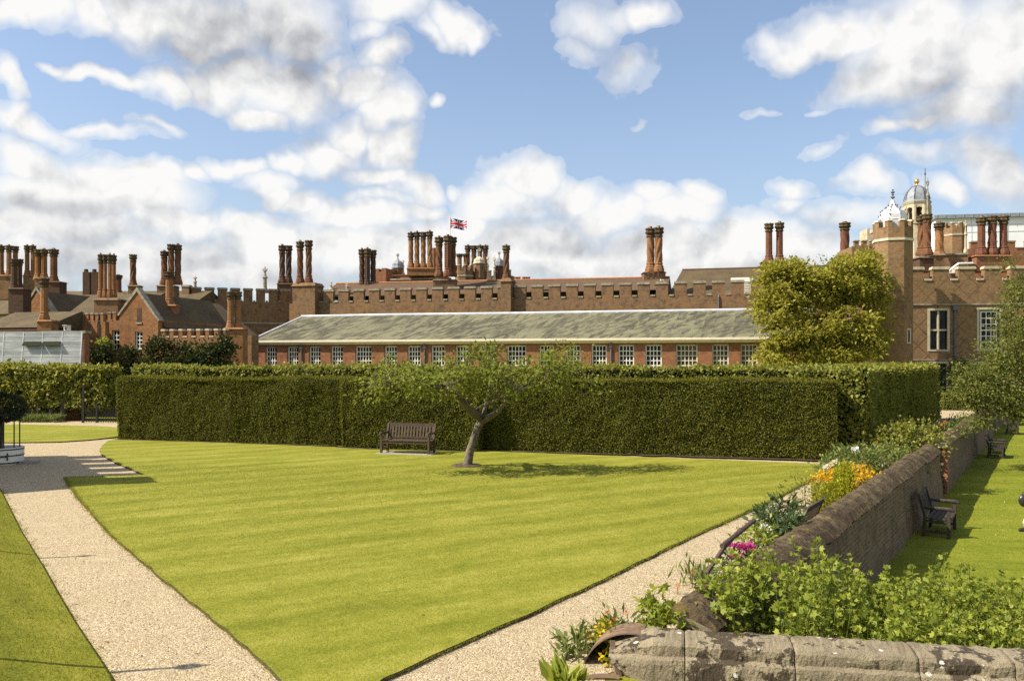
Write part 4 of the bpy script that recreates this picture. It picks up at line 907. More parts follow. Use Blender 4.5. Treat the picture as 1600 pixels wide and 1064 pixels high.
# roofs behind
mb = MB(); f7 = bfr(195, 66.); mb.prism(f7, [(S(f7,206),zz(520,66)), (S(f7,237),zz(464,66)), (S(f7,305),zz(521,66))], 0, 9); mb.build('roof', M['tile_brown'], t)
mb = MB(); f8 = bfr(97, 66.5); a, b = 0, S(f8,192); mb.add([f8(p) for p in ((a,0,zz(492,66)),(b,0,zz(492,66)),(b,5,zz(458,70)),(S(f8,122,5),5,zz(458,70)),(a+1,10,zz(492,66)),(b,10,zz(492,66)))], [(0,1,2,3), (3,2,5,4), (0,3,4), (1,5,2)]); mb.build('roof', M['tile_brown'], t)
stack(t, 147,184,467,492,63.5,[(157,398,'plain',-.1),(164,398,'plain',-.1),(171.5,398,'plain',-.1),(178,399,'plain',.5),(160.5,398,'plain',.8)],'brick_brown',1.6,'brick_orange',8.6,464)
stack(t, 255,274,476,520,64.,[(264.5,425,'plain')],'brick_orange',.8,'brick_orange',15.5,477)
stack(t, 350,379,512,585,61.5,[(360,456,'plain'),(372,456,'plain',.3)],'brick_orange',1.2,'brick_orange',12.5,513)
mb = MB(); f9 = bfr(352, 64.); mb.wall(f9, 0, S(f9,393), 0, zz(524,64), 1.); mb.build('wall', M['brick_brown'], t)
# lodge: low roof, small gable and front chimney left of the house
t = empty('brick_lodge', (-37, 58, 0), 'low brown roofed lodge with small brick gable and tall orange chimney behind the greenhouse', 'lodge')
f10 = bfr(-40, 58.5); b = S(f10,68); mb = MB(); mb.add([f10(p) for p in ((0,0,zz(512,58)),(b,0,zz(512,57.5)),(b,3.5,zz(486,60)),(0,3.5,zz(487,61)),(b,7,zz(514,58)),(0,7,zz(514,58)))], [(0,1,2,3), (3,2,4,5), (0,3,5), (1,4,2)]); mb.build('roof', M['tile_brown'], t)
mb = MB(); mb.wall(f10, .1, b-.1, 0, zz(514,57.5), 6.8); mb.build('wall', M['brick_dark'], t)
stack(t, 58,80,500,522,56.,[(69,435,'plain')],'brick_orange',.9,'brick_orange',15,500)
f11 = bfr(36, 66.); mb = MB(); mb.prism(f11, [(0,zz(492,66)), (S(f11,82),zz(492,66)), (S(f11,57),zz(456,66))], 0, .4); mb.build('gable', M['brick_orange'], t)
mb = MB(); a, c, b = (-.1,zz(490,66)), (S(f11,57),zz(453.5,66)), (S(f11,83),zz(492,66)); mb.prism(f11, [a, (a[0],a[1]+.25), (c[0],c[1]+.28), c], -.06, .5); mb.prism(f11, [c, (c[0],c[1]+.28), (b[0],b[1]+.25), b], -.06, .5); mb.build('gable_coping', M['stone_cap'], t)
mb = MB(); mb.prism(f11, [(-.1,zz(492,66)), (S(f11,83),zz(492,66)), (S(f11,57),zz(455,66))], .41, 7.); mb.build('roof', M['tile_brown'], t)
mb = MB(); f12 = bfr(-20, 70.); mb.add([f12(p) for p in ((0,0,zz(490,70)),(S(f12,40),0,zz(490,70)),(S(f12,40,4),4,zz(450,72)),(0,4,zz(450,72)))], [(0,1,2,3)]); mb.box(f12, 0, S(f12,38), .1, 4, 0, zz(491,70)); mb.build('roof', M['tile_brown'], t)
stack(t, 13,36,450,490,64.,[(22,405,'plain'),(30,405,'plain',.7)],'brick_dark',1.1,'brick_dark',12.5,452)
t = empty('security_lamp', at(104,512,57), 'small white lamp box on the coping behind the greenhouse', 'lamp')
mb = MB(); fr = bfr(99.5, 57.); zb = zz(517,57); mb.box(fr, 0, .32, 0, .3, zb, zb+.35); mb.box(fr, -.03, .35, -.1, .3, zb+.352, zb+.39); mb.build('housing', M['white_paint'], t)
mb = MB(); mb.lathe(fr((.16,-.02,zb+.15)), [(.06,-.05),(.06,.05)], 9); mb.build('lens', M['black_metal'], t)
# ---------------- greenhouse
t = empty('greenhouse', (-33, 51, 0), 'pale glazed lean-to greenhouse with two open dark vents', 'greenhouse')
f13 = bfr(-45, 52.5, -.03); b = S(f13,124.5); z0, z1 = 2.2, zz(519,52.8); dep = .32
mb = MB(); mb.prism(f13.sub(0, 0, 0, 0), [(0,0),(b,0),(b,z0),(0,z0)], 0, .12); mb.build('base_wall', M['brick_red'], t)
def gs(u, v): return f13((u, dep*v, z0+(z1-z0)*v))
mb = MB(); vv = [0,.17,.3,.43,.57,.68,.79,.9,1.]; cw = 31/F*52.5; us = sorted([b-.02-i*cw for i in range(0, 8) if b-i*cw > 0]+[0])
vents = []
for i in range(len(us)-1):
    for j in range(len(vv)-1):
        mid = (us[i]+us[i+1])/2; pxm = 800+F*f13((mid,0,0))[0]/f13((mid,0,0))[1]
        if j == 5 and 28 < pxm < 95: vents.append((us[i], us[i+1], vv[j], vv[j+1])); continue
        tl = RNG.uniform(-.012, .012); q = [gs(us[i],vv[j]), gs(us[i+1],vv[j]), gs(us[i+1],vv[j+1]), gs(us[i],vv[j+1])]
        q = [(p[0], p[1]-.01+(tl if k in (2,3) else -tl), p[2]) for k, p in enumerate(q)]; mb.add(q, [(0,1,2,3)])
mb.add([gs(b,0), f13((b,dep,z0)), gs(b,1)], [(0,1,2)]); mb.build('glazing', M['greenhouse_glass'], t)
mb = MB()
for u in us: mb.bar(gs(u,0), gs(u,1), .05, .05)
for v in vv: mb.bar(gs(0,v), gs(b,v), .04, .035)
mb.build('glazing_frame', M['lead_white'], t)
for u0, u1, v0, v1 in vents:
    mb = MB(); p = [gs(u0+.05,v1), gs(u1-.05,v1), gs(u1-.05,v0), gs(u0+.05,v0)]; p = [(x, y-(.0 if i < 2 else .22), z+(0 if i < 2 else .02)) for i, (x, y, z) in enumerate(p)]
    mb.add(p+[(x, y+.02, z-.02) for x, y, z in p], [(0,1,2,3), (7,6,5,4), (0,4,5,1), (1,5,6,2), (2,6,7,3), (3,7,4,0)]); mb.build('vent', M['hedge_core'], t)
t = empty('coping_wall', (-27, 54.4, 0), 'brick wall end with flat stone coping behind the greenhouse', 'wall')
f14 = bfr(68, 54.6, -.03); b = S(f14,132); mb = MB(); mb.wall(f14, 0, b, 0, zz(521,54.4), .6); mb.build('wall_face', M['brick_red'], t)
mb = MB(); mb.box(f14, -.1, b+.1, -.1, .7, zz(521,54.4), zz(516.5,54.4)); mb.build('coping', M['stone_cap'], t)
# ---------------- central court roofs, hall turrets
t = empty('court_building', (-12, 104, 0), 'brick court building with stone cornice below four twisted chimneys', 'palace')
f15 = bfr(612, 104., PA); b = S(f15,682); mb = MB(); mb.wall(f15, 0, b, 0, zz(437,103), 6.); mb.build('wall', M['brick_brown'], t)
mb = MB(); mb.box(f15, -.15, b+.15, -.15, 6.1, zz(437,103), zz(434.5,103)); mb.build('cornice_molding', M['stone_cap'], t)
mb = MB(); mb.box(f15, S(f15,624), b, .3, 5.8, zz(434.4,103), zz(429.5,103)); mb.box(f15, S(f15,612), b, .2, 5.9, zz(429.4,103), zz(428,103)); mb.build('attic_wall', M['brick_red'], t)
stack(t, 636,678,419,431,102.5,[(642,364,'twist'),(651.5,363,'twist'),(661.5,363,'twist'),(671.5,362,'zig')],'brick_orange',1.6,'brick_orange',10.2,418)
f16 = bfr(586, 108.); b = S(f16,603); mb = MB(); mb.wall(f16, 0, b, 0, zz(425,108), 3.); mb.box(f16, .1, .5, 0, 3., zz(425,108), zz(420,108)); mb.box(f16, .9, b, 0, 3., zz(425,108), zz(419.5,108)); mb.build('wall', M['brick_red'], t)
mb = MB(); mb.box(bfr(602,110), 0, 1., 0, 2, 0, zz(421,110)); mb.box(bfr(608,110), 0, .6, 0, 2, 0, zz(426,110)); mb.build('wall', M['brick_dark'], t)
def turret(par, px, yf, yc, yb, y0, w, Y, cap='lead', body='brick_brown'):
    X, R = xx(px, Y), w/2/F*Y; mb = MB(); mb.vprism(W0, octa(X,Y,R), zz(y0,Y), zz(yb,Y)); mb.build('turret_wall', M[body], par)
    h = zz(yc,Y)-zz(yb,Y); mb = MB(); mb.lathe((X,Y,zz(yb,Y)), [(R*1.15,-.15),(R*1.15,0),(R*1.02,h*.1),(R*1.0,h*.4),(R*.8,h*.65),(R*.4,h*.85),(R*.15,h*1.0),(R*.1,h*1.1)], 8, PI/8+PA); mb.build('turret_dome', M[cap], par)
    hf = zz(yf,Y)-zz(yc,Y); mb = MB(); mb.lathe((X,Y,zz(yc,Y)), [(R*.14,0),(R*.1,hf*.5),(R*.35,hf*.6),(R*.12,hf*.7),(R*.08,hf)], 6); mb.box(Fr(X,Y,zz(yc,Y),PA), -R*.32, R*.32, -.05, .05, hf*.72, hf*.86); mb.build('finial', M['stone_cap'], par)
turret(t, 621.5, 396, 405, 418, 440, 17, 112, 'lead', 'brick_orange'); finial(t, 630, 406, 430, 112, 6)
t = empty('great_hall', (-5, 122, 0), 'great hall with pale turrets, pinnacles and a chimney row behind the flag chimneys', 'hall')
f17 = bfr(712, 124.); b = S(f17,800); mb = MB(); mb.wall(f17, 0, b, 0, zz(432,123), 8.); mb.build('wall', M['brick_brown'], t)
crenel(t, f17, 0, b, zz(432,123), zz(424,123), 1.5, .9, .5, 'brick_brown', 'stone_pale', zb=zz(432,123))
turret(t, 749, 387, 401, 411, 445, 17.5, 118, 'stone_pale'); turret(t, 780, 393, 402, 415, 445, 15, 119, 'lead', 'brick_dark')
finial(t, 762, 398, 442, 118, 6.5); finial(t, 772.5, 400, 442, 118, 6.5)
X, R = oct_tower(t, 726, 118., 30, 0, zz(433,118), zz(424,118), zz(416,118), 'brick_brown')
stack(t, 726,763,428,440,121.,[(731,384,'plain'),(740.5,384,'twist'),(750,384,'plain'),(758.5,384,'twist')],'brick_brown',1.4,'brick_shaft',10,429)
stack(t, 712,733,420,440,120.,[(718,397,'plain'),(728,397,'plain')],'brick_brown',1.4,'brick_orange',11,420)
mb = MB(); mb.tube([at(680,0,112)[:2]+(zz(428,112),), at(680,0,112)[:2]+(zz(388,112),)], .45, 8); mb.build('chimney_shaft', M['brick_shaft'], t)
for k_, px in enumerate((806,820,823)):
    pass
t = empty('far_chimney', at(815,440,112), 'far low red chimney block beside the single twisted chimney', 'chimney')
mb = MB(); f18 = bfr(803, 112., 0); mb.box(f18, 0, 2.0, 0, 1, 5, zz(437,112)); mb.build('chimney_stack', M['brick_orange'], t)
for px in (806.5, 811, 818, 822, 826): mb = MB(); mb.lathe((xx(px,112.4),112.4,zz(441,112)), [(.22,0),(.2,.6),(.25,.62),(.24,.75)], 8); mb.build('pot', M['terracotta'], t)
mb = MB(); mb.box(f18, 1.0, 2.1, .2, .8, 5, zz(438.5,112)); mb.build('chimney_stack', M['stone_cap'], t)
# flag
t = empty('flagpole', at(703,430,104), 'tall thin white flagpole above the twisted chimneys', 'flagpole')
X, Y = xx(703,104), 104.; mb = MB(); mb.lathe((X,Y,zz(430,Y)), [(.07,0),(.055,zz(341,Y)-zz(430,Y))], 8); mb.build('pole', M['white_paint'], t); mb = MB(); mb.ball((X,Y,zz(340.5,Y)), .1); mb.build('knob', M['gold'], t)
mb = MB(); nx_, nz_ = 66, 36; fw2, fh2 = 25.5/F*Y, 15/F*Y; zt3 = zz(342.3,Y)
V = [(X+.08+fw2*i/nx_, Y-.25*math.sin(i/nx_*7)*(i/nx_)**.6, zt3-fh2*j/nz_-.16*(i/nx_)**1.5+.10*math.sin(i/nx_*6.5+.5)*(i/nx_)) for i in range(nx_+1) for j in range(nz_+1)]
mb.v = V
def jack(u, v):                             # u 0..60, v 0..30, upright and diagonal crosses
    if abs(u-30) < 3 or abs(v-15) < 3: return 0
    if abs(u-30) < 5 or abs(v-15) < 5: return 1
    d1 = (v-u/2)/math.hypot(1,.5); d2 = (v-(30-u/2))/math.hypot(1,.5)
    for d, sgn in ((d1, 1 if u < 30 else -1), (d2, 1 if u > 30 else -1)):
        if abs(d) < 3: return 0 if 0 < d*(-sgn if d is d2 else sgn)*(1 if d is d1 else -1) < 2 else 1
    return 2
for i in range(nx_):
    for j in range(nz_):
        mb.f.append([i*(nz_+1)+j, i*(nz_+1)+j+1, (i+1)*(nz_+1)+j+1, (i+1)*(nz_+1)+j]); mb.mi.append(jack((i+.5)/nx_*60, (j+.5)/nz_*30))
tag(mb.build('flag', [M['flag_red'], M['flag_white'], M['flag_blue']]), 'small red white and blue crossed flag flying from the pole', 'flag')
# ---------------- octagonal tower with lead cupola
t = empty('octagonal_tower', (xx(1395,57), 57, 0), 'octagonal brick tower with battlements and white lead cupola beside the magnolia', 'tower')
Yt = 57.; X, R = oct_tower(t, 1395, Yt, 57, 0, zz(379,Yt), zz(358,Yt), zz(349,Yt), 'brick_tower', 'cream_paint')
hc = zz(318,Yt)-zz(346,Yt); rc = 20.5/F*Yt
mb = MB(); mb.lathe((X,Y_:=Yt,zz(346,Yt)), [(rc*1.02,-.9),(rc*1.02,0),(rc*1.06,.05),(rc*1.0,.1),(rc*.98,hc*.32),(rc*.86,hc*.52),(rc*.56,hc*.68),(rc*.34,hc*.82),(rc*.2,hc),(rc*.1,hc*1.2)], 8, PI/8+PA); mb.build('cupola', M['lead_white'], t)
mb = MB(); z0 = zz(318,Yt); hf = zz(296,Yt)-z0
mb.tube([(X,Yt,z0), (X,Yt,z0+hf)], .035, 6)
for k, (u, r) in enumerate(((.2,.10),(.42,.15),(.62,.10),(.78,.14),(.95,.07))): mb.ball((X,Yt,z0+hf*u), r, 8, 5, (1,1,.55))
mb.build('finial', M['pipe_grey'], t)
for i in range(8):
    a = PI/8+PA+i*PI/4
    for u, rr in ((.0,1.03),(.28,1.0),(.52,.88),(.70,.55),(.84,.33)):
        mb = MB(); mb.ball((X+rc*rr*math.cos(a), Yt+rc*rr*math.sin(a), zz(346,Yt)+hc*u+.06), .05, 6, 4, (1,1,1.5)); mb.build('crocket', M['pipe_grey'], t)
a8 = octa(X,Yt,R)
mb = MB(); ft = Fr(a8[5][0], a8[5][1], 0, math.atan2(a8[6][1]-a8[5][1], a8[6][0]-a8[5][0])); fl8 = math.hypot(a8[6][1]-a8[5][1], a8[6][0]-a8[5][0])
f19 = Fr(a8[6][0], a8[6][1], 0, math.atan2(a8[7][1]-a8[6][1], a8[7][0]-a8[6][0])); q0, q1 = fl8*.28, fl8*.72; z0, z1 = zz(537,56), zz(513,56)
mb.box(f19, q0, q0+.1, -.03, .1, z0, z1); mb.box(f19, q1-.1, q1, -.03, .1, z0, z1); mb.box(f19, q0+.1, q1-.1, -.03, .1, z1-.12, z1); mb.box(f19, q0+.1, q1-.1, -.03, .1, z0, z0+.1)
o = mb.build('window', M['stone_pale'], t); mb = MB(); mb.box(f19, q0+.1, q1-.1, -.008, .1, z0+.1, z1-.12); mb.build('pane', M['glass'], o)
# ---------------- right wing
t = empty('right_wing', (32, 62, 0), 'brown brick wing with dark diamond pattern and stone framed windows beside the tower', 'palace wing')
fw = Fr(xx(1415,59.5), 59.5, 0, -.10); Xw = lambda p, y=0: S(fw,p,y); Yw = 59.
hs = [(Xw(1453),Xw(1480),zz(546,Yw),zz(485,Yw)), (Xw(1530),Xw(1562),zz(546,Yw),zz(484,Yw)), (Xw(1452),Xw(1478),.3,zz(568,Yw)), (Xw(1524),Xw(1562),.6,zz(568,Yw))]
Lw = Xw(1660); mb = MB(); mb.wall(fw, 0, Lw, 0, zz(438,Yw), 8., hs, .22); mb.build('wall', M['brick_wing'], t)
crenel(t, fw, 0, Lw, zz(438,Yw), zz(420.5,Yw), 1.75, 1.12, .5, 'brick_wing', 'stone', start=Xw(1457.5), zb=zz(438,Yw), capt=.2)
mb = MB(); mb.box(fw, 0, Lw, -.08, .1, zz(476.5,Yw), zz(474,Yw)); mb.box(fw, 0, Lw, -.06, .1, zz(563.5,Yw), zz(561.5,Yw)); mb.build('string_molding', M['stone_cap'], t)
for i, (a, b, c, d) in enumerate(hs):
    mb = MB(); s_ = .16
    for p in ((a-s_,a,c,d), (b,b+s_,c,d), (a-s_,b+s_,d,d+s_), (a-s_,b+s_,c-s_*.8,c)): mb.box(fw, p[0], p[1], -.035, .15, p[2]+.001, p[3]-.001)
    if i != 1:
        m_ = 2 if i != 3 else 4
        for j in range(1, m_): x = a+(b-a)*j/m_; mb.box(fw, x-.06, x+.06, .05, .2, c, d)
        zq = (c+d)/2; mb.box(fw, a, b, .055, .19, zq-.06, zq+.06)
    o = mb.build('window', M['stone_pale' if i != 1 else 'stone_pale'], t)
    if i == 1: pass
    mb = MB(); mb.box(fw, a, b, .26 if i == 1 else .17, .29, c, d); mb.build('pane', M['glass'], o)
a, b, c, d = hs[1]; window(t, fw, a+.12, b-.12, c+.02, d-.1, 3, 6, 'white_paint', .12, .05, .08)
mb = MB(); x = Xw(1492.5,-.1); mb.tube([fw((x,-.09,zz(560,Yw))), fw((x,-.09,zz(484,Yw)))], .085, 8); mb.box(fw, x-.2, x+.2, -.28, -.01, zz(485,Yw), zz(478,Yw)); mb.box(fw, x-.14, x+.14, -.2, -.01, zz(520,Yw)-.08, zz(520,Yw)); mb.build('downpipe', M['pipe_grey'], t)
# things rising behind the wing parapet
mb = MB(); f20 = bfr(1424, 66.); mb.box(f20, 0, S(f20,1452), 0, 2, 6, zz(411,66)); mb.box(f20, S(f20,1462), S(f20,1513), .2, 2.5, 6, zz(400,66)); mb.build('roof_block', M['brick_brown'], t)
mb = MB(); mb.box(f20, -.1, S(f20,1453), -.1, 2.1, zz(411,66), zz(409,66)); mb.box(f20, S(f20,1461), S(f20,1514), .1, 2.6, zz(400,66), zz(397.5,66)); mb.build('coping_trim', M['stone_cap'], t)
stack(t, 1437,1459,402,425,64.,[(1440,338,'zig',.4),(1448.5,335,'twist',-.2)],'brick_dark',1.1,'brick_shaft',16,398)
stack(t, 1459,1476,398,420,66.,[(1467.5,349,'twist')],'brick_brown',1.1,'brick_orange',17,400)
stack(t, 1526,1580,399,425,66.,[(1533.5,340,'plain'),(1550.5,338,'twist'),(1568,338,'plain')],'brick_red',1.2,'brick_shaft_red',16,397)
mb = MB(); mb.tube([at(1483,424,60), at(1490,418,60), at(1498,412,60.2), at(1520,411.5,60.5)], .09, 7); mb.box(bfr(1480.5,60), 0, .5, 0, .3, zz(427,60), zz(421,60)); mb.build('vent_pipe', M['white_paint'], t)
t = empty('stair_turret', (xx(1492,75), 75, 0), 'pale brown crenellated stair turret standing before the white sheeting', 'turret')
oct_tower(t, 1491, 75., 34, 0, zz(370,75), zz(358,75), zz(351,75), 'brick_tower', 'stone_pale'); finial(t, 1508.5, 344, 398, 74., 5.5)
t = empty('far_battlement', (33, 66, 0), 'small crenellated brick blocks between magnolia and octagonal tower', 'tower')
f21 = bfr(1331, 66., -.1); b = S(f21,1372); mb = MB(); mb.wall(f21, 0, b, 0, zz(385,66), 4); mb.build('wall', M['brick_tower'], t); crenel(t, f21, 0, b, zz(385,66), zz(377.5,66), .62, .34, .35, 'brick_tower', 'stone_cap', start=.2, zb=zz(385,66), capt=.1)
f22 = bfr(1355, 68., -.1); mb = MB(); mb.box(f22, 0, S(f22,1375), 0, 2, 0, zz(366,68)); mb.box(f22, 0, .2, 0, 2, zz(366,68), zz(357,68)); mb.box(f22, .5, .85, 0, 2, zz(366,68), zz(358,68)); mb.build('turret_wall', M['stone'], t)
t = empty('rear_wall', (50, 84, 0), 'red brick wall with battlements below the white sheeting', 'wall')
f23 = bfr(1512, 84., -.1); b = S(f23,1700); mb = MB(); mb.wall(f23, 0, b, 0, zz(389,84), 1); mb.build('wall_face', M['brick_red'], t); crenel(t, f23, 0, b, zz(389,84), zz(379,84), 1.75, .75, .4, 'brick_red', 'stone_cap', start=.3, zb=zz(389,84), capt=.14)
# clock turret with lead dome
t = empty('bell_turret', (xx(1432,104), 104, 0), 'pale arched bell turret with grey lead dome and gold ball', 'turret')
Yb = 104.; X = xx(1432.5,Yb); pxm = Yb/F; r = 18*pxm
mb = MB(); mb.vprism(W0, octa(X,Yb,r*1.12), 0, zz(352,Yb)); mb.vprism(W0, octa(X,Yb,r*1.2), zz(352,Yb), zz(350,Yb)); mb.build('base', M['stone_pale'], t)
mb = MB()
for i in range(8):
    p = octa(X,Yb,r)[i]; q = octa(X,Yb,r)[(i+1) % 8]; mb.vprism(W0, octa(*p,r*.17), zz(350,Yb), zz(323,Yb))
    A = Vector((*p,0)); B = Vector((*q,0)); d = (B-A); n_ = 9; zs, zc = zz(331,Yb), zz(322,Yb); pts = []
    fa = Fr(A.x, A.y, 0, math.atan2(d.y,d.x)); w = d.length
    pl = [(w*.12,zc)]+[(w*.5-w*.38*math.cos(PI*k/n_), zs+w*.38*math.sin(PI*k/n_)) for k in range(n_+1)]+[(w*.88,zc)]
    pl = [(0,zs),(w*.12,zs)]+[(w*.5-w*.38*math.cos(PI*k/n_), zs+w*.36*math.sin(PI*k/n_)) for k in range(1, n_)]+[(w*.88,zs),(w,zs),(w,zz(321,Yb)),(0,zz(321,Yb))]
    mb.prism(fa, pl, -.12, .12)
mb.build('arcade', M['stone_pale'], t)
mb = MB(); mb.lathe((X,Yb,zz(349.9,Yb)), [(r*.55,0),(r*.55,1.2),(r*.2,1.5),(r*.2,2.)], 10); mb.build('bell', M['brick_dark'], t)
mb = MB(); mb.vprism(W0, octa(X,Yb,r*1.12), zz(321,Yb), zz(317.5,Yb), octa(X,Yb,r*1.2)); mb.build('cornice_molding', M['stone_pale'], t)
hd = zz(291,Yb)-zz(317.4,Yb); mb = MB(); mb.lathe((X,Yb,zz(317.4,Yb)), [(r*1.18,0),(r*1.06,hd*.06)]+[(r*1.04*math.cos(a), hd*(.06+.94*math.sin(a))) for a in np.linspace(.1, 1.5, 9)], 8, PI/8+PA); mb.build('dome', M['lead'], t)
mb = MB()
for i in range(8):
    a = PI/8+PA+i*PI/4; mb.tube([(X+r*1.05*math.cos(u)*math.cos(a), Yb+r*1.05*math.cos(u)*math.sin(a), zz(317.4,Yb)+hd*(.06+.95*math.sin(u))) for u in np.linspace(.1, 1.5, 9)], .07, 5)
mb.build('dome_rib', M['pipe_grey'], t)
mb = MB(); mb.lathe((X,Yb,zz(291,Yb)), [(.25,-.1),(.12,.15),(.12,.3)], 8); mb.ball((X,Yb,zz(284,Yb)), .32, 12, 8); mb.build('gold_ball', M['gold'], t, True)
t = empty('pinnacle', (xx(1447,101), 101, 0), 'slender stone pinnacle with thin metal vane beside the lead dome', 'pinnacle')
finial(t, 1449.5, 278, 345, 100., 6, 'stone_cap', 'shaft'); mb = MB(); mb.tube([at(1445.5,300,100), at(1445.5,263,100)], .05, 6); mb.ball(at(1445.5,272,100), .13); mb.build('vane', M['pipe_grey'], t)
# white sheeted roof cover on scaffolding
t = empty('scaffold_cover', (60, 130, 0), 'big white sheeted temporary roof cover behind the red chimneys', 'scaffold cover')
f24 = bfr(1462, 130., -.16); b = S(f24,1700); zt4 = zz(339,128); mb = MB(); mb.box(f24, 0, b, 0, 12, 3, zt4)
mb.build('sheeting', M['sheeting'], t)
mb = MB(); cw = 2.6
for i in range(int(b/cw)+1): mb.box(f24, i*cw-.025, i*cw+.025, -.05, 0, 3, zt4-.01)
for z in (zz(361,128), zz(350,128)): mb.box(f24, 0, b, -.045, -.003, z-.03, z+.03)
mb.build('scaffold_lattice', M['lead_white'], t)
mb = MB(); mb.prism(f24, [(-.3,zt4),(b,zt4),(b,zt4+.55),(-.3,zt4+.55)], -.5, 12.5); 
for i in range(int(b/1.3)): mb.box(f24, i*1.3, i*1.3+.08, -.56, -.5, zt4+.02, zt4+.5)
mb.build('roof_edge', M['lead'], t)
# brick banqueting house outside the picture to the left: its battlements throw the notched shadow on the gravel
t = empty('banqueting_house', (-19, 21, 0), 'brick garden house with battlements standing left beside the gravel path', 'house')
ca, sa_ = math.cos(math.radians(13)), math.sin(math.radians(13)); bh = 7.2
def src(p, h): return (p[0]-h*ca, p[1]-h*sa_)     # sun elevation 45 degrees
n0 = src(gp(254,756), bh); n1 = src(gp(160,710.5), bh); ba = math.atan2(n1[1]-n0[1], n1[0]-n0[0])
fb = Fr(n1[0], n1[1], 0, ba-PI); Lb = math.hypot(n1[0]-n0[0], n1[1]-n0[1])
bx = MB(); hh = [(1.0,2.0,1.5,3.2),(Lb*.5-.5,Lb*.5+.5,0.,2.4),(Lb-2.2,Lb-1.2,1.5,3.2)]
bf = Fr(n0[0], n0[1], 0, ba)                     # local y points to the garden side reversed
mb = MB(); mb.vprism(Fr(n1[0],n1[1],0,ba-PI), [(0,0),(Lb,0),(Lb,-6),(0,-6)][::-1], 0, bh-1.05); mb.build('wall', M['brick_orange'], t)
fq = Fr(n1[0], n1[1], 0, ba-PI).sub(0, -.4)
crenel(t, fq, 0, Lb, bh-1.05, bh-.05, 1.29, .74, .4, 'brick_orange', start=Lb-1.25-5*1.29, zb=bh-1.05, capt=.05, ov=.0)

mb = MB(); mb.box(fq, Lb-.6, Lb-.001, .001, .399, bh-1.04, bh-.05); mb.build('corner_merlon', M['brick_orange'], t)
# ================================================================ TREES AND PLANTS
def crown_pts(blobs, per, sig, k_each):
    """leaf clusters gathered round twig ends spread through each lobe of the crown"""
    global FACE
    P = []; A = []; tips = []; Fc = []
    for (c, r, n) in blobs:
        c = np.array(c); r = np.array(r if hasattr(r, '__len__') else (r, r, r), float)
        d = nrm(RNG.normal(size=(n, 3))); rr = RNG.uniform(.35, 1.05, (n, 1))**.6; T = c+d*rr*r; tips.append(T)
        for t_, dd in zip(T, d):
            m = max(3, int(RNG.normal(per, per*.3))); s = sig*RNG.uniform(.6, 1.4)
            off = RNG.normal(size=(m, 3))*s*np.array((1, 1, .62)); P.append(t_+off); A.append(off/np.maximum(s, 1e-6)*.6+dd*.5+RNG.normal(size=(m, 3))*.6+np.array((0, 0, .1))); Fc.append(off/np.maximum(s, 1e-6)*.8+dd*.8+np.array((0, 0, .55)))
    FACE = np.concatenate(Fc); return np.concatenate(P), np.concatenate(A), np.concatenate(tips)
def thin(b, f): return [(c, r, max(3, int(n*f+.5))) for c, r, n in b]
def bx(px, py, Y, rx, ry, rd, n): p = at(px, py, Y); s = Y/F; return (p, (rx*s, rd, ry*s), n)
def twigs(par, name, base_pts, tips, mat, r=.012, m=60):
    mb = MB(); B = np.array(base_pts)
    for i in RNG.choice(len(tips), min(m, len(tips)), replace=False):
        t_ = tips[i]; b = B[np.argmin(np.linalg.norm(B-t_, axis=1))]; mid = (b+t_)/2+RNG.normal(size=3)*.08
        mb.tube([b, mid, t_], [r*1.6, r, r*.5], 5)
    return mb.build(name, mat, par)
# ---- old apple tree on the lawn
Y = 24.; t = empty('apple_tree', (xx(735,Y), Y, 0), 'old leaning apple tree with low spreading crown on the main lawn', 'tree')
A3 = lambda px, py, dy=0.: at(px, py, Y+dy)
mb = MB()
trunk = [A3(729,733), A3(731,724), A3(734,706), A3(740,686), A3(746,668), A3(754,655)]
mb.tube([(p[0], p[1], p[2]-(.05 if i == 0 else 0)) for i, p in enumerate(trunk)], [.20,.135,.12,.108,.104,.125], 12)
limbs = [([(754,655,0),(738,643,-.1),(722,628,-.2),(706,615,-.3),(694,609,-.4),(676,600,-.5),(640,592,-.5),(610,592,-.4)], [.13,.11,.10,.085,.07,.05,.035,.02]),
         ([(752,658,0),(768,650,.1),(780,642,.2),(786,632,.2),(797,618,.3),(820,600,.4),(850,585,.5),(885,568,.6)], [.12,.09,.07,.052,.045,.04,.03,.018]),
         ([(775,646,.1),(771,630,0),(775,615,-.1),(783,600,-.2),(790,580,0)], [.06,.045,.04,.03,.02]),
         ([(742,642,0),(754,634,-.2),(768,628,-.4),(785,622,-.6),(810,610,-.9)], [.06,.05,.04,.03,.015]),
         ([(706,615,-.3),(712,595,0),(722,575,.2),(735,556,.3)], [.07,.05,.035,.02]),
         ([(722,628,-.2),(705,605,.5),(680,590,1.),(650,575,1.3)], [.08,.06,.04,.02]),
         ([(754,655,0),(760,630,.6),(765,605,1.0),(772,580,1.3)], [.09,.07,.05,.02])]
base = []
for pts, rad in limbs:
    q = [A3(p[0], p[1], p[2]-1.4*min(1., k_*.3)) for k_, p in enumerate(pts)]; mb.tube(q, rad, 9); base += q[2:]
mb.build('trunk', M['bark'], t, True)
Yo = Y; Y = Y-1.4
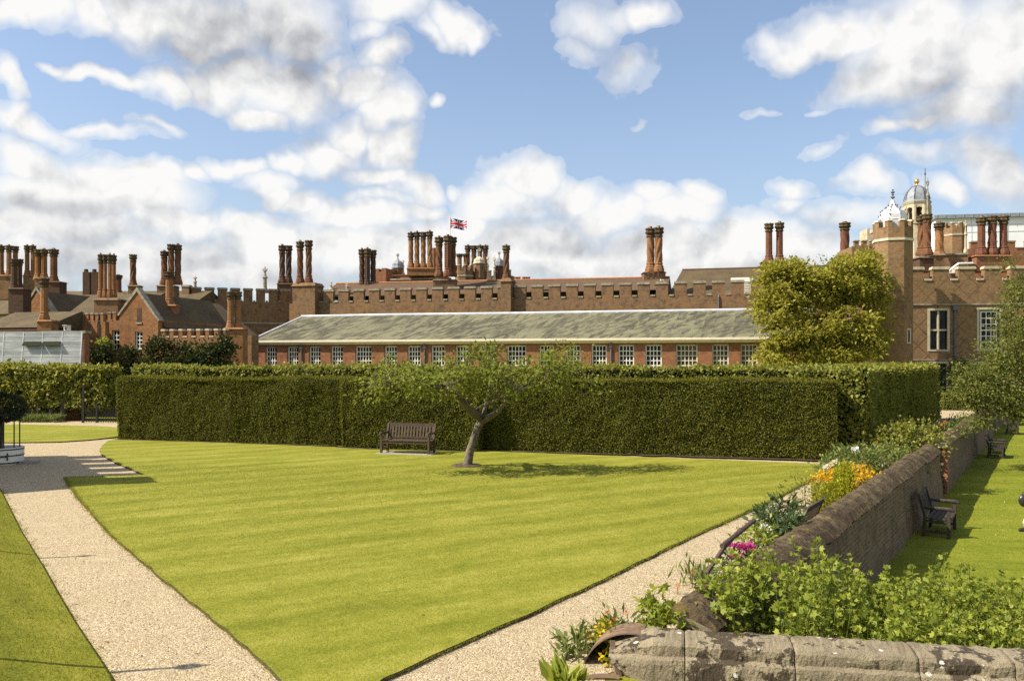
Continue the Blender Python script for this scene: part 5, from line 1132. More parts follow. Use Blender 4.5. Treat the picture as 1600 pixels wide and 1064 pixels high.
bl_ = [bx(620,598,Y-.9,58,18,.9,34), bx(585,615,Y-.4,22,20,.6,10), bx(660,585,Y,55,20,1.1,38), bx(690,600,Y-.6,50,22,.9,28), bx(745,575,Y,55,28,1.2,49), bx(765,600,Y-.6,50,26,1.0,34), bx(735,552,Y+.3,28,10,.7,10), bx(775,556,Y+.3,20,14,.6,6), bx(810,592,Y,40,24,1.1,32),
      bx(850,572,Y+.3,28,22,.9,16), bx(862,552,Y+.4,16,12,.5,5), bx(890,580,Y+.4,26,16,.8,11), bx(896,555,Y+.5,22,11,.5,5), bx(840,598,Y-.2,50,14,1.,15), bx(900,600,Y+.2,34,14,.8,7), bx(612,572,Y,14,12,.4,5), bx(790,622,Y-.7,26,12,.5,6)]
Y = Yo
P, A, tips = crown_pts(thin(bl_, .42), 44, .145, 0); leaves('crown', P, A, .125, .068, M['apple'], t, .15, FACE); twigs(t, 'branch', base, tips, M['bark'], .012, 150)
mb = MB(); mb.lathe((trunk[0][0],Y,0), [(.48,.035),(.40,.085),(.2,.09)], 14); tag(mb.build('soil_ring', M['soil']), 'bare dark soil ring round the apple trunk', 'soil', None, 'structure')
# ---- magnolia
Y = 54.5; t = empty('magnolia_tree', (xx(1290,Y), Y, 0), 'big broad magnolia with glossy yellow green leaves before the tower', 'tree')
mb = MB(); c = xx(1290,Y); base = []
mb.tube([(c,Y,0),(c+.1,Y,1.6),(c-.1,Y,3.0)], [.32,.26,.22], 9)
for px, py, dy in ((1225,480,-.5),(1235,440,0),(1290,450,.3),(1335,430,0),(1360,470,.4),(1340,520,-.6),(1250,530,-.7)):
    q = at(px, py, Y+dy); m_ = ((c+q[0])/2, Y+dy*.5, (3.0+q[2])/2-.1); mb.tube([(c-.05,Y,2.6), m_, q], [.16,.10,.03], 7); base += [m_, q]
mb.build('trunk', M['bark_dark'], t)
bm = [bx(1275,440,Y+.2,30,20,1.3,20), bx(1285,500,Y-.5,50,36,1.4,34), bx(1230,450,Y,44,34,1.6,95), bx(1215,490,Y-.3,34,30,1.4,60), bx(1245,428,Y+.3,40,20,1.2,48), bx(1320,435,Y,48,36,1.7,105), bx(1330,412,Y+.2,34,16,1.2,36), bx(1355,445,Y,30,34,1.3,55), bx(1285,468,Y+.2,42,30,1.5,70), bx(1300,445,Y+.4,30,30,1.2,45),
      bx(1245,520,Y-.6,46,24,1.3,62), bx(1235,552,Y-.7,48,24,1.4,80), bx(1290,550,Y-.7,40,26,1.4,64), bx(1320,505,Y-.7,44,26,1.3,66), bx(1345,545,Y-.5,38,28,1.3,58), bx(1370,520,Y-.1,20,24,.9,26), bx(1372,480,Y+.2,16,28,.9,18), bx(1203,465,Y+.1,18,28,.9,22), bx(1210,430,Y+.2,24,12,.7,14), bx(1355,405,Y+.3,18,9,.6,9)]
P, A, tips = crown_pts(thin(bm, .62), 48, .27, 0); leaves('crown', P, A, .28, .15, M['magnolia'], t, .1, FACE); twigs(t, 'branch', base, tips, M['bark_dark'], .02, 120)
# ---- overhanging tree at the picture's right
Y = 31.; t = empty('leafy_tree', (xx(1680,Y), Y, LOW), 'fine leaved tree hanging its branches over the garden wall end', 'tree')
mb = MB(); X0 = xx(1690,Y); base = []
mb.tube([(X0,Y,LOW-.1),(X0+.05,Y,.6),(X0-.1,Y,2.2),(X0-.2,Y,3.6),(X0-.3,Y,5.4)], [.3,.24,.2,.15,.06], 10)
for px, py, dy in ((1560,600,-.3),(1530,612,.4),(1575,520,.3),(1590,560,0),(1600,470,.3),(1565,640,-.2),(1640,440,.2),(1580,410,.4),(1720,520,0),(1700,600,-.5)):
    q = at(px, py, Y+dy); m_ = ((X0*.55+q[0]*.45), Y+dy*.5, (2.6+q[2])/2+.25); mb.tube([(X0-.1,Y,2.0), m_, q], [.10,.05,.012], 7); base += [m_, q]
mb.build('trunk', M['bark_dark'], t)
br = [bx(1535,610,Y-.3,36,30,1.0,80), bx(1515,600,Y-.2,24,34,.8,42), bx(1575,600,Y,46,42,1.2,170), bx(1582,545,Y,36,42,1.1,120), bx(1596,490,Y+.2,32,40,1.,90), bx(1612,450,Y+.2,34,24,.9,50), bx(1555,640,Y-.5,40,14,.8,36), bx(1600,625,Y-.5,30,22,.8,34),
      bx(1535,655,Y-.6,18,9,.5,8), bx(1590,650,Y-.4,16,20,.6,9), bx(1584,412,Y+.4,18,8,.5,6), bx(1512,580,Y,14,14,.5,10), bx(1660,480,Y,60,60,1.4,120), bx(1680,580,Y,70,50,1.5,150), bx(1740,520,Y,50,60,1.5,100), bx(1690,410,Y+.1,50,30,1.2,50)]
P, A, tips = crown_pts(thin(br, .7), 38, .20, 0); leaves('crown', P, A, .11, .06, M['willowy'], t, .2, FACE); twigs(t, 'branch', base, tips, M['bark_dark'], .012, 160)
# dark shrubs between hedge end and wing
t = empty('dark_shrub', (xx(1488,56), 56, 0), 'dark green climbing shrub in the corner between hedge and wing', 'shrub')
P, A, tips = crown_pts([bx(1490,590,56,16,30,.8,40), bx(1500,570,56.5,14,16,.6,18), bx(1520,585,55,16,18,.7,20)], 24, .22, 0); leaves('foliage', P, A, .16, .09, M['ivy'], t)
mb = MB(); mb.tube([(xx(1490,56),56,0),(xx(1492,56),56,2.2)], [.08,.04], 7); mb.build('stem', M['bark_dark'], t)
# climbers on the left house
cg = 'dark climbers along the gabled house and its low wall'
for i, (px, rx, py, ry, n, lab) in enumerate(((150,20,563,20,40,'dark climber below the downpipe left of the house windows'), (164,9,550,16,14,'dark climber with bright shoots beside the first sash window'), (199,9,563,20,24,'dark climber between the two white sash windows'), (246,17,555,25,48,'tallest dark climber at the gable corner'), (280,24,558,22,52,'dark climber in the middle of the low battlement wall'), (318,24,559,21,50,'dark climber below the pale merlon tips near the orange chimney'), (350,16,554,26,40,'dark climber at the foot of the orange twin chimney'))):
    Y = 58.8; t = empty('climbing_shrub', (xx(px,Y), Y, 0), lab, 'shrub', cg)
    P, A, tips = crown_pts([bx(px,py,Y,rx,ry,.6,n), bx(px+rx*.3,py-ry*.7,Y,rx*.5,ry*.4,.4,n//6), bx(px,590,Y,rx*1.1,26,.6,n)], 22, .22, 0); leaves('foliage', P, A, .24, .15, M['ivy'], t, 0., FACE)
    mb = MB(); mb.tube([(xx(px,Y),Y,0),(xx(px+1,Y),Y,3.)], [.08,.04], 6); mb.build('stem', M['bark_dark'], t)
P = np.array(at(163,534,58))+RNG.normal(size=(70,3))*np.array((.28,.1,.16)); t = bpy.data.objects.get('climbing_shrub.001'); leaves('bright_shoot', P, RNG.normal(size=P.shape)+np.array((0,-.4,.5)), .24, .14, M['nettle'], t)
# ---- leafy undergrowth behind the stone parapet: upright stems with whorls of lobed leaves
def lobed(P, A, L, W):
    """three-lobed leaves: three rhombs sharing a base"""
    n = len(P); A = nrm(A); R = nrm(RNG.normal(size=(n,3))); Sd = nrm(np.cross(A,R)); N = np.cross(Sd,A); V = []
    sc = RNG.uniform(.6, 1.25, (n,1))*L
    tip = P+A*sc; l1 = P+A*sc*.62+Sd*sc*W; l2 = P+A*sc*.62-Sd*sc*W; m1 = P+A*sc*.60+Sd*sc*W*.34+N*sc*.06; m2 = P+A*sc*.60-Sd*sc*W*.34+N*sc*.06; b1 = P+A*sc*.1+Sd*sc*W*.72; b2 = P+A*sc*.1-Sd*sc*W*.72; ce = P+A*sc*.3+N*sc*.07
    V = np.stack([P, b1, l1, m1, tip, m2, l2, b2, ce], 1).reshape(-1,3); o = (np.arange(n)*9)[:, None]
    Q = np.concatenate([o+np.array(f) for f in ((0,1,2,8), (8,2,3,3), (8,3,4,4), (8,4,5,5), (8,5,6,6), (0,8,6,7))])
    T = []
    for f in ((0,1,2),(0,2,8),(8,2,3),(8,3,4),(8,4,5),(8,5,6),(0,8,6),(0,6,7)): T.append(o+np.array(f))
    return V, np.concatenate(T)
extra = []; Ps = []; As = []; Ss = []; stems = MB()
for _ in range(55):
    Y = RNG.uniform(8.45, 9.6); ground_p0 = (xw(Y)+RNG.uniform(.22,.65), Y); extra.append(ground_p0)
nst = 470; ground_p = []
while len(ground_p) < nst:
    Y = RNG.uniform(8.1, 10.2); px = RNG.uniform(1085, 1660); X = xx(px, Y)
    if X < xw(Y)+.60 or (Y < 8.15-.19*(X-1.0)+.35): continue
    ground_p.append((X, Y))
for X, Y in ground_p+extra:
    px = 800+F*X/Y; onw = (X, Y) in extra; hmax = np.interp(px, [1085,1150,1240,1290,1340,1380,1440,1500,1560,1660], [.60,.62,.74,.80,.52,.36,.62,.50,.34,.28])
    top = .16+hmax*RNG.uniform(.35, 1.0)*(1.0 if Y > 8.8 else .75); top = (.55+RNG.uniform(.08,.32)) if onw else top; p0 = np.array((X, Y, .35 if onw else LOW)); lean = RNG.normal(size=2)*.12; lean[0] -= .1 if onw else .8*RNG.uniform(.2,1)*min(1., max(0, 1-(X-xw(Y)-.6)/.5))
    zs = np.arange(.48 if onw else -.25, top, .072)
    for j, z in enumerate(zs):
        f = (z-p0[2])/(top-p0[2]); c = np.array((X+lean[0]*f*f, Y+lean[1]*f*f, z)); a0 = j*1.57+RNG.uniform(0,1); r = .055*(1.15-f*.5) if z < top-.1 else .02
        for a in (a0, a0+PI):
            dr = np.array((math.cos(a), math.sin(a), RNG.uniform(-.15,.55))); Ps.append(c+dr*r); As.append(dr); Ss.append(.085*(1.25-.5*f))
    for a in np.arange(0, 6.2, 1.25): dr = np.array((math.cos(a), math.sin(a), .9)); Ps.append(np.array((X+lean[0], Y+lean[1], top))); As.append(dr); Ss.append(.06)
    stems.tube([p0, (X+lean[0]*.25, Y+lean[1]*.25, (p0[2]+top)/2), (X+lean[0], Y+lean[1], top)], [.006,.005,.003], 4)
V, T = lobed(np.array(Ps), np.array(As)+RNG.normal(size=(len(Ps),3))*.25, np.array(Ss)[:, None], .48)
u = tag(raw_mesh('undergrowth', V, T, M['nettle']), 'mass of bright green lobed leafy stems behind the stone parapet', 'undergrowth', None, 'stuff')
stems.build('stem', M['border_leaf'], u)
def plant(name, lab, cat, c, spec, group=None):
    t = empty(name, c, lab, cat, group); return t
def bushy(t, c, r, n, size, mat, zs=.8, per=12, sig=.06, name='foliage'):
    P, A, tips = crown_pts([(c, (r, r, r*zs), n)], per, sig, 0); P[:, 2] = np.maximum(P[:, 2], .02); return leaves(name, P, A, size[0], size[1], M[mat], t, 0., FACE), tips
def stemset(t, c, tips, m, r=.006, mat='border_leaf'):
    mb = MB()
    for i in RNG.choice(len(tips), min(m, len(tips)), replace=False): q = tips[i]; mb.tube([(c[0]+(q[0]-c[0])*.3, c[1]+(q[1]-c[1])*.3, .0), (c[0]+(q[0]-c[0])*.7, c[1]+(q[1]-c[1])*.7, q[2]*.6), q], [r*1.5, r, r*.6], 5)
    mb.build('stem', M[mat], t)
def bloom(t, p, r, mat, n=46, name='flower'):
    d = nrm(RNG.normal(size=(n,3))); d[:, 2] = np.abs(d[:, 2])*.9-.15; P = np.array(p)+d*r*.35; leaves(name, P, d+RNG.normal(size=d.shape)*.25, r*.95, r*.8, M[mat], t)
# small leafy tuft on the wall corner
t = empty('leafy_weed', (1.55, 8.75, .35), 'bright green weed tuft growing on the wall corner', 'weed')
P, A, tips = crown_pts([(at(1022,955,8.7), (.17,.16,.14), 14), (at(1056,962,8.5), (.16,.12,.12), 12), (at(1020,932,8.75), (.05,.05,.1), 3)], 10, .05, 0)
V, T = lobed(P, A, np.full((len(P),1), .085), .48); raw_mesh('foliage', V, T, M['nettle'], t)
mb = MB(); 
for q in tips[:14]: mb.tube([(1.6,8.75,.2), tuple((np.array((1.6,8.75,.3))+q)/2), tuple(q)], .006, 5)
mb.build('stem', M['border_leaf'], t)
# plants round the iron hood
t = empty('poppy_plant', (.9, 8.4, 0), 'withered orange flowers on thin stems above the iron hood', 'plant')
c = np.array((xx(935,8.9), 8.9, 0)); P, A, tips = crown_pts([(c+np.array((0,0,.12)), (.32,.12,.13), 24), (np.array((xx(960,8.9),8.9,.2)), (.2,.12,.14), 14), (np.array((xx(900,8.75),8.75,.1)), (.12,.12,.12), 9)], 9, .06, 0); P[:, 2] = np.maximum(P[:, 2], .02); leaves('foliage', P, A, .13, .03, M['border_leaf'], t)
mb = MB(); heads = [(950,957,8.55),(960,968,8.5),(980,958,8.6),(927,975,8.6),(914,985,8.5),(895,984,8.5)]
for px, py, yy in heads: q = at(px,py,yy); mb.tube([(q[0]+.03,q[1],.02), (q[0]+.02,q[1],q[2]*.6), q], [.006,.005,.004], 5)
mb.build('stem', M['border_leaf'], t)
for px, py, yy in heads[:3]: bloom(t, at(px,py,yy), .03, 'petal_orange', 8)
t = empty('spurge_plant', (1.05, 8.35, 0), 'yellow flowering plant inside the rusty iron hood', 'plant')
P, A, tips = crown_pts([(at(972,1008,8.42), (.07,.05,.08), 8), (at(952,1035,8.36), (.025,.05,.10), 4), (at(940,984,8.75), (.14,.08,.05), 6)], 12, .04, 0); leaves('flower_foliage', P, A, .05, .03, M['wallflower'], t)
P2 = P+RNG.normal(size=P.shape)*.04; leaves('foliage', P2, A, .08, .03, M['spurge'], t); stemset(t, (1.05,8.3,0), tips, 12)
t = empty('broad_leaf_plant', gp(880,1075)+(0,), 'broad pale green leaves at the gravel edge below the iron hood', 'plant')
g0 = gp(882,1070); mb_P = []; mb_A = []
for k in range(46): a = RNG.uniform(0,2*PI); mb_P.append((g0[0]+.16*math.cos(a)*RNG.uniform(0,1), g0[1]+.13*math.sin(a)*RNG.uniform(0,1), .01)); mb_A.append((math.cos(a)*.7, math.sin(a)*.7, RNG.uniform(.4,1.5)))
leaves('foliage', np.array(mb_P), np.array(mb_A), .25, .10, M['nettle'], t)
P = np.array((xx(893,8.6),8.6,.10))+RNG.normal(size=(46,3))*np.array((.08,.08,.08)); t = empty('grey_leaf_plant', (xx(902,8.4),8.4,0), 'narrow leaved plant leaning over the gravel beside the hood', 'plant'); P[:, 2] = np.maximum(P[:, 2], .02); leaves('foliage', P, RNG.normal(size=P.shape)*.7+np.array((-.5,-.2,.5)), .17, .045, M['border_leaf'], t)
mb = MB(); mb.tube([(xx(905,8.4),8.4,0),(xx(900,8.4),8.4,.3)], .008, 5); mb.build('stem', M['border_leaf'], t)
# tulips by the wall end
t = empty('tulip_plant', gp(1070,912)+(0,), 'orange tulip and spear leaves by the wall end', 'plant'); g0 = gp(1075,915)
P = np.array((g0[0]+.22, g0[1]+.2, .03))+RNG.normal(size=(170,3))*np.array((.14,.36,.02)); P[:, 2] = np.abs(P[:, 2]); leaves('foliage', P, RNG.normal(size=P.shape)*.35+np.array((0,0,1.)), .19, .03, M['border_leaf'], t)
mb = MB()
for px, py, yy in ((1059,915,10.9),(1082,893,11.2)): q = at(px,py,yy); mb.tube([(q[0],q[1],0), q], .006, 5); bloom(t, q, .035, 'petal_orange', 8)
mb.build('stem', M['border_leaf'], t)
# border along the wall: peonies, spurge, wallflowers, roses
def border_plant(name, lab, px, py, Y, r, zs, n, size, mat, per=12, sig=.07, stems=16):
    p = at(px, py, Y); t = empty(name, (p[0], p[1], 0), lab, 'plant'); o, tips = bushy(t, p, r, n, size, mat, zs, per, sig); stemset(t, (p[0],p[1],0), tips, stems); return t, tips
t, _ = border_plant('peony_plant', 'peony with magenta pink flowers beside the wooden handrail', 1155, 882, 11.7, .30, .75, 26, (.12,.045), 'peony_leaf', 10)
for px, py, r in ((1150,853,.045),(1162,856,.075),(1170,857,.085),(1151,869,.075),(1143,852,.04)): bloom(t, at(px,py,11.55), r, 'petal_pink', 50)
t, _ = border_plant('lady_mantle', 'pale feathery green plant between pink peony and white peony', 1180, 845, 12.3, .30, .8, 40, (.09,.035), 'nettle', 12)
t, _ = border_plant('peony_plant', 'dark leaved peony with one big white flower by the wall', 1215, 832, 12.9, .42, .75, 46, (.15,.055), 'peony_leaf', 12)
bloom(t, at(1196,828,12.4), .085, 'petal_white', 60)
t, _ = border_plant('peony_plant', 'tall dark peony with budding stems before the hidden bench', 1222, 808, 13.7, .36, .9, 36, (.15,.05), 'peony_leaf', 12)
for px, py in ((1232,806),(1222,812),(1238,816)): bloom(t, at(px,py,13.3), .05, 'petal_white', 14)
t, _ = border_plant('grey_shrub', 'wispy grey green plant behind the hidden bench', 1262, 772, 15.5, .42, .8, 36, (.08,.025), 'willowy', 12, .09)
def spikes(t, px, py, Y, w, n, h0, h1):
    for k in range(n):
        q = at(px+RNG.uniform(-w, w), py, Y+RNG.uniform(-.5,.5)); h = RNG.uniform(h0, h1); m_ = int(190*h/.5); zz_ = RNG.uniform(.0, 1, m_)
        a = RNG.uniform(0, 2*PI, m_); rr = .05+.035*(zz_ > .6); P = np.stack([q[0]+np.cos(a)*rr*.4, q[1]+np.sin(a)*rr*.4, .02+h*zz_], 1); A = np.stack([np.cos(a), np.sin(a), .6+zz_*.5], 1)
        leaves('flower_spike', P, A, np.where(zz_ > .55, .075, .09), .035, M['spurge'], t)
t = empty('spurge_plant', (xx(1312,16.6),16.6,0), 'tall yellow green spurge spikes in front of the orange wallflowers', 'plant')
for a in ((1298,780,16.4,26,7,.5,.72),(1318,770,17.2,14,3,.8,1.0),(1282,780,16.2,14,4,.4,.6),(1300,770,17.2,14,3,.75,.95)): spikes(t, *a)
t, _ = border_plant('wallflower_plant', 'bright orange wallflowers mounded against the wall top', 1332, 752, 18.6, .70, .5, 120, (.07,.045), 'wallflower', 16, .09)
P, A, tips = crown_pts([(at(1300,750,18.2), (.45,.5,.2), 50)], 14, .08, 0); P[:, 2] = np.maximum(P[:, 2], .02); leaves('flower_foliage', P, A, .07, .045, M['wallflower'], t)
P, A, tips = crown_pts([(at(1310,765,18.), (.7,.5,.28), 40)], 12, .1, 0); P[:, 2] = np.maximum(P[:, 2], .02); leaves('foliage', P, A, .08, .03, M['border_leaf'], t)
t, _ = border_plant('peony_plant', 'white flowered peony clump at the lawn corner by the hedge', 1300, 733, 20.6, .42, .8, 30, (.12,.05), 'border_leaf', 11)
for px, py in ((1291,731),(1298,728),(1305,722)): bloom(t, at(px,py,20.2), .075, 'petal_white', 30)
t, _ = border_plant('peony_plant', 'big leafy peony with single white bloom below the hedge corner', 1335, 722, 21.5, .72, .6, 95, (.13,.05), 'border_leaf', 13, .1); bloom(t, at(1336,704,21.), .09, 'petal_white', 50)
t, _ = border_plant('border_shrub', 'dense green border plant between white peony and rose bush', 1385, 722, 22.5, .95, .5, 130, (.11,.045), 'border_leaf', 14, .11)
t, _ = border_plant('rose_bush', 'rounded rose bush with pale leaf tips leaning on the wall', 1425, 690, 25.5, 1.0, .7, 140, (.11,.075), 'lime', 13, .12, 30)
t, _ = border_plant('rose_bush', 'smaller pale rose bush beyond the wall gap', 1395, 682, 25.5, .55, .7, 50, (.11,.075), 'lime', 12, .12, 20)
t, _ = border_plant('border_shrub', 'low green plants along the further wall beside the path', 1478, 672, 30.5, .85, .35, 80, (.1,.05), 'border_leaf', 12, .12)
t, _ = border_plant('border_shrub', 'low pale plants on the wall top near the branches', 1505, 660, 35., .9, .3, 70, (.1,.05), 'border_leaf', 12, .12)
t = empty('torch_lily', gp(1470,690)+(0,), 'small red orange flower spikes above the further wall border', 'plant')
mb = MB()
for px, py in ((1458,669),(1461,672),(1470,664),(1473,668),(1476,659)): q = at(px,py,30.); mb.tube([(q[0],q[1],0), q], .012, 5); bloom(t, (q[0],q[1],q[2]), .06, 'petal_orange', 20, 'flower_spike')
mb.build('stem', M['border_leaf'], t)
# low fill plants along the border foot
P = []
for y in RNG.uniform(10.6, 24, 900): P.append((xw(y)-RNG.uniform(.05,.6), y, RNG.uniform(.02,.16)))
P = np.array(P); tag(leaves('ground_cover', P, RNG.normal(size=P.shape)+np.array((0,0,.8)), .11, .035, M['border_leaf']), 'low mixed leafy ground cover along the wall border', 'ground cover', None, 'stuff')
# ================================================================ CAMERA, SUN, SKY
cam = bpy.data.cameras.new('camera'); co = bpy.data.objects.new('camera', cam); C.objects.link(co)
co.location = (0, 0, H); co.rotation_euler = (PI/2, 0, 0); cam.sensor_width = 36; cam.lens = 36*F/1600
cam.shift_y = (HY-532)/1600; cam.clip_start = .1; cam.clip_end = 3000; bpy.context.scene.camera = co
SA, SE = math.radians(13), math.radians(45)      # sun to the left, a little on the viewer's side
sv = Vector((-math.cos(SA)*math.cos(SE), -math.sin(SA)*math.cos(SE), math.sin(SE)))
sl = bpy.data.lights.new('sun', 'SUN'); so = bpy.data.objects.new('sun', sl); C.objects.link(so)
sl.energy = 4.9; sl.angle = math.radians(.5); sl.color = (1, .905, .745); so.rotation_euler = sv.to_track_quat('Z', 'Y').to_euler(); so.location = (-30, -10, 40)
w = bpy.data.worlds.new('World'); bpy.context.scene.world = w; w.use_nodes = True; nt = w.node_tree; nt.nodes.clear(); t = NT(nt)
out = nt.nodes.new('ShaderNodeOutputWorld'); bg = nt.nodes.new('ShaderNodeBackground'); nt.links.new(bg.outputs[0], out.inputs[0]); bg.inputs[1].default_value = .1
sky = nt.nodes.new('ShaderNodeTexSky'); sky.sky_type = 'NISHITA'; sky.sun_disc = False; sky.sun_elevation = SE; sky.sun_rotation = math.atan2(sv.x, sv.y); sky.air_density = 1.0; sky.dust_density = 1.6; sky.ozone_density = 2.2
# clouds: cumulus field laid out over directions (azimuth, slope), broken up by noise
tc = nt.nodes.new('ShaderNodeTexCoord'); g = tc.outputs['Generated']; sp = t.n('ShaderNodeSeparateXYZ'); t.l(g, sp.inputs[0])
az = t.math('ARCTAN2', sp.outputs[0], sp.outputs[1])
hl = t.math('SQRT', t.math('ADD', t.math('MULTIPLY', sp.outputs[0], sp.outputs[0]), t.math('MULTIPLY', sp.outputs[1], sp.outputs[1])))
el = t.math('ARCTAN2', sp.outputs[2], hl)
cb = t.n('ShaderNodeCombineXYZ'); t.put(cb.inputs[0], az); t.put(cb.inputs[1], el); q0 = cb.outputs[0]
def nz(vec, s, d, r): 
    n = t.n('ShaderNodeTexNoise', noise_dimensions='3D' if vec is g else '2D'); t.l(vec, n.inputs['Vector']); n.inputs['Scale'].default_value = s; n.inputs['Detail'].default_value = d; n.inputs['Roughness'].default_value = r; return n
wv = t.vmath('SUBTRACT', nz(q0, 7., 4, .55).outputs['Color'], (.5,.5,.5)); q = t.vmath('ADD', q0, t.scale(wv, (.13,.085,0)))
def aziel(px, py):
    x, y, z = (px-800)/F, 1., (HY-py)/F; return math.atan2(x, y), math.atan2(z, math.hypot(x, y))
def field(blobs, vec):
    acc = None
    for cx, cy, rx, ry, wt in blobs:
        a, e = aziel(cx, cy); sx, sy = F/rx*(1+((cx-800)/F)**2), F/ry*(1+((HY-cy)/F)**2)
        d = t.vmath('LENGTH', t.vmath('MULTIPLY_ADD', vec, (sx, sy, 0), (-a*sx, -e*sy, 0)))
        m = t.maprange(d, 1.55, 0., 0., wt, 'SMOOTHSTEP'); acc = m if acc is None else t.math('MAXIMUM', acc, m)
    return acc
CL = [(700,425,200,38,1),(330,430,300,38,1),(1100,420,200,40,1),(90,300,120,60,1),(200,310,140,50,1),(430,300,60,30,.9),(640,300,50,40,.95),(60,12,110,34,1),(150,20,60,40,1),(240,35,100,62,1),(330,45,130,75,1),(430,55,95,75,1),(300,85,60,24,1),(110,118,45,10,.85),(170,128,80,18,.95),(250,135,70,26,1),(310,130,50,32,1),
      (370,130,90,45,1),(450,140,90,55,1),(400,178,60,28,1),(515,110,40,40,1),(580,85,50,32,1),(565,130,60,40,1),(600,160,45,50,1),(560,210,70,50,1),(615,230,34,60,1),(520,250,80,45,1),(600,285,50,25,.95),(460,260,30,28,1),(664,148,18,14,.85),
      (10,130,40,45,.95),(25,195,50,30,1),(60,205,70,24,1),(150,205,80,11,.8),(230,200,40,10,.7),(40,255,90,32,1),(130,270,110,32,1),(220,280,90,28,1),(80,300,140,30,1),(290,275,40,20,.95),(350,262,70,22,1),(400,270,50,20,1),
      (100,350,170,45,1),(260,345,110,30,1),(60,410,120,60,1),(220,400,170,55,1),(380,365,110,35,1),(450,320,45,24,1),(500,330,60,28,1),(560,350,90,35,1),(420,400,180,50,1),(590,320,40,18,.8),(640,340,55,28,1),(570,400,160,50,1),(680,385,90,45,1),(160,320,80,24,.9),
      (600,15,110,35,.9),(730,35,70,36,1),(770,45,40,30,1),(680,50,50,25,.8),(560,40,50,30,.8),
      (805,285,55,50,1),(760,320,80,45,1),(730,355,60,40,1),(870,310,70,45,1),(940,335,90,40,1),(1010,315,60,34,.95),(1090,318,50,34,.95),(1040,345,110,40,1),(850,390,180,60,1),(1010,400,190,55,1),(1160,390,140,50,.95),(1250,400,120,45,.9),(700,300,20,14,.8),
      (1275,305,48,26,.95),(1262,335,60,22,.85),(1385,285,45,28,.95),(1475,290,38,26,.95),(1350,350,90,30,.75),
      (1300,55,150,42,1),(1215,75,70,30,.95),(1420,60,170,80,1),(1550,70,160,120,1),(1400,115,150,50,1),(1520,155,140,40,1),(1400,200,45,18,.85),(1450,185,60,14,.9),(1575,250,75,60,1),(1480,235,90,24,.66),(1300,238,40,14,.62),
      (990,22,60,32,.95),(900,40,60,60,.72),(880,90,45,40,.62),(960,110,70,42,.66),(940,30,60,40,.7),(1010,182,36,10,.56),(1190,168,30,10,.55),(1280,165,30,10,.58)]
# the same kind of cloud continues round the rest of the sky
dens = field(CL, q)
behind = t.math('MULTIPLY', t.maprange(nz(g, 2.2, 6, .6).outputs['Fac'], .44, .60), t.maprange(t.math('ABSOLUTE', az), .66, .80, 0., .95))
dens = t.math('MAXIMUM', dens, behind)
def billow(vec, sc, det):
    n = t.n('ShaderNodeTexVoronoi', feature='SMOOTH_F1', voronoi_dimensions='2D'); t.l(vec, n.inputs['Vector']); n.inputs['Scale'].default_value = sc; n.inputs['Detail'].default_value = det
    n.inputs['Roughness'].default_value = .52; n.inputs['Lacunarity'].default_value = 2.2; n.inputs['Smoothness'].default_value = .35; n.normalize = True
    return n.outputs['Distance']
wq = t.vmath('ADD', q0, t.scale(t.vmath('SUBTRACT', nz(q0, 16., 5, .6).outputs['Color'], (.5,.5,.5)), (.035,.03,0)))
LO = (-.011, .013, 0)
b1 = billow(wq, 13., 4.); b2 = billow(t.vmath('ADD', wq, LO), 13., 2.5)
n1 = nz(q0, 18., 10, .6).outputs['Fac']; n3 = nz(q0, 4.5, 4, .55).outputs['Fac']
v = t.math('ADD', dens, t.math('MULTIPLY', t.math('SUBTRACT', .33, b1), .62)); v = t.math('ADD', v, t.math('MULTIPLY', t.math('SUBTRACT', n1, .5), .5))
soft = t.maprange(n3, .38, .62, .04, .15)
alpha = t.maprange(v, .25, t.math('ADD', .29, soft), 0., 1., 'SMOOTHSTEP'); alpha = t.math('MULTIPLY', alpha, t.maprange(dens, .40, .82, .30, 1.))
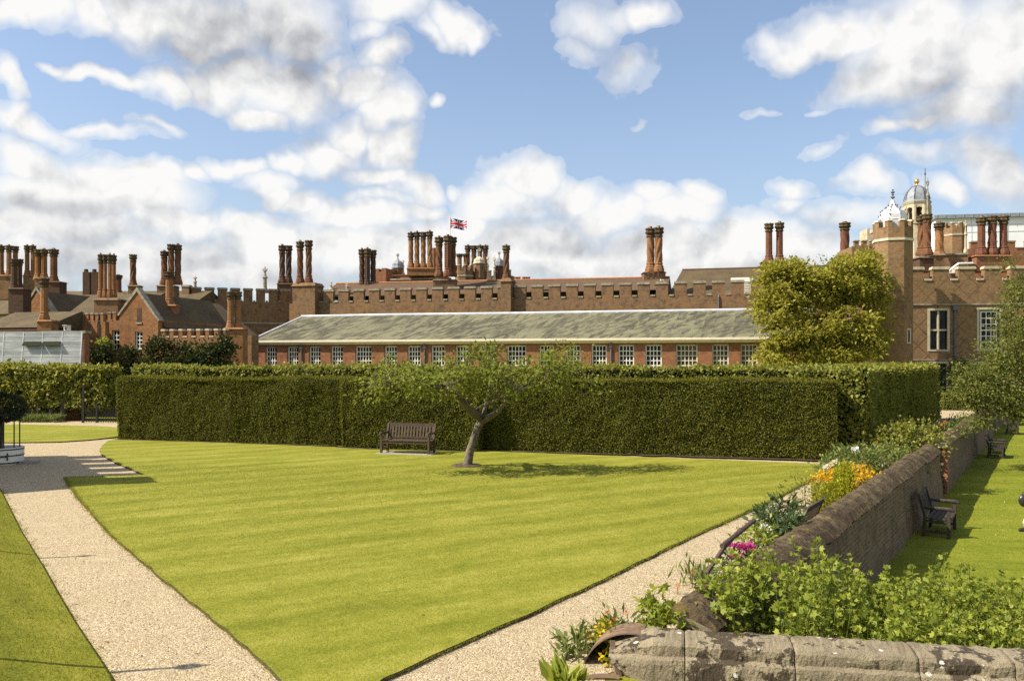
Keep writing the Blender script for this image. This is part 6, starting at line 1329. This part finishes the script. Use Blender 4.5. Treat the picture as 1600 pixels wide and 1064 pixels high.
GR = [(250,25,130,40,.6),(360,95,110,35,.6),(1440,60,170,60,.3),(1500,170,110,25,.45),(330,30,180,55,.9),(430,55,110,55,1),(270,70,100,45,.7),(470,110,80,50,.75),(1450,130,160,45,.4),(1560,150,120,50,.35),(1585,270,60,40,.8),(80,315,130,16,.4),(250,420,260,45,.35),(380,385,120,16,.35),(900,385,180,18,.35),(1000,420,260,25,.35),(450,440,200,30,.4)]
q5 = t.vmath('ADD', q0, t.scale(wv, (.07,.05,0))); grey = field(GR, q5); dens2 = field(CL, t.vmath('ADD', q, (-.022, .040, 0)))
relief = t.math('ADD', t.math('MULTIPLY', t.math('SUBTRACT', b2, b1), 1.5), t.math('MULTIPLY', t.math('SUBTRACT', n1, .5), .2))
edge = t.math('MULTIPLY', t.maprange(t.math('SUBTRACT', dens, dens2), -.5, .5, -1., 1.), .20)
lum = t.math('ADD', t.math('SUBTRACT', t.math('ADD', .80, t.math('MULTIPLY', relief, .75)), t.math('MULTIPLY', grey, .52)), t.math('MULTIPLY', t.math('SUBTRACT', n3, .5), .28))
lum = t.math('ADD', lum, edge)
ccol = t.ramp(t.maprange(lum, .0, 1.), [(.0,(.30,.31,.35)), (.3,(.44,.455,.49)), (.55,(.66,.67,.69)), (.75,(.86,.86,.86)), (.92,(1.0,.995,.98))])
CS = 5.2
ccol = t.scale(ccol, (CS, CS, CS))
skyc = t.mix(1., sky.outputs[0], (1.0, 1.0, 1.0), 'MULTIPLY')
haze = t.maprange(el, 0., .34, .55, .14)
skyc = t.mix(haze, skyc, (3.0, 3.45, 4.1))
nt.links.new(t.mix(alpha, skyc, ccol), bg.inputs[0])
vs = bpy.context.scene.view_settings; vs.view_transform = 'Standard'; vs.look = 'None'; vs.exposure = .9; vs.gamma = 1
cy = bpy.context.scene.cycles; cy.max_bounces = 8; cy.diffuse_bounces = 3; cy.glossy_bounces = 3; cy.transmission_bounces = 3; cy.use_denoising = False; cy.use_fast_gi = False
w.cycles.sampling_method = 'MANUAL'; w.cycles.sample_map_resolution = 512
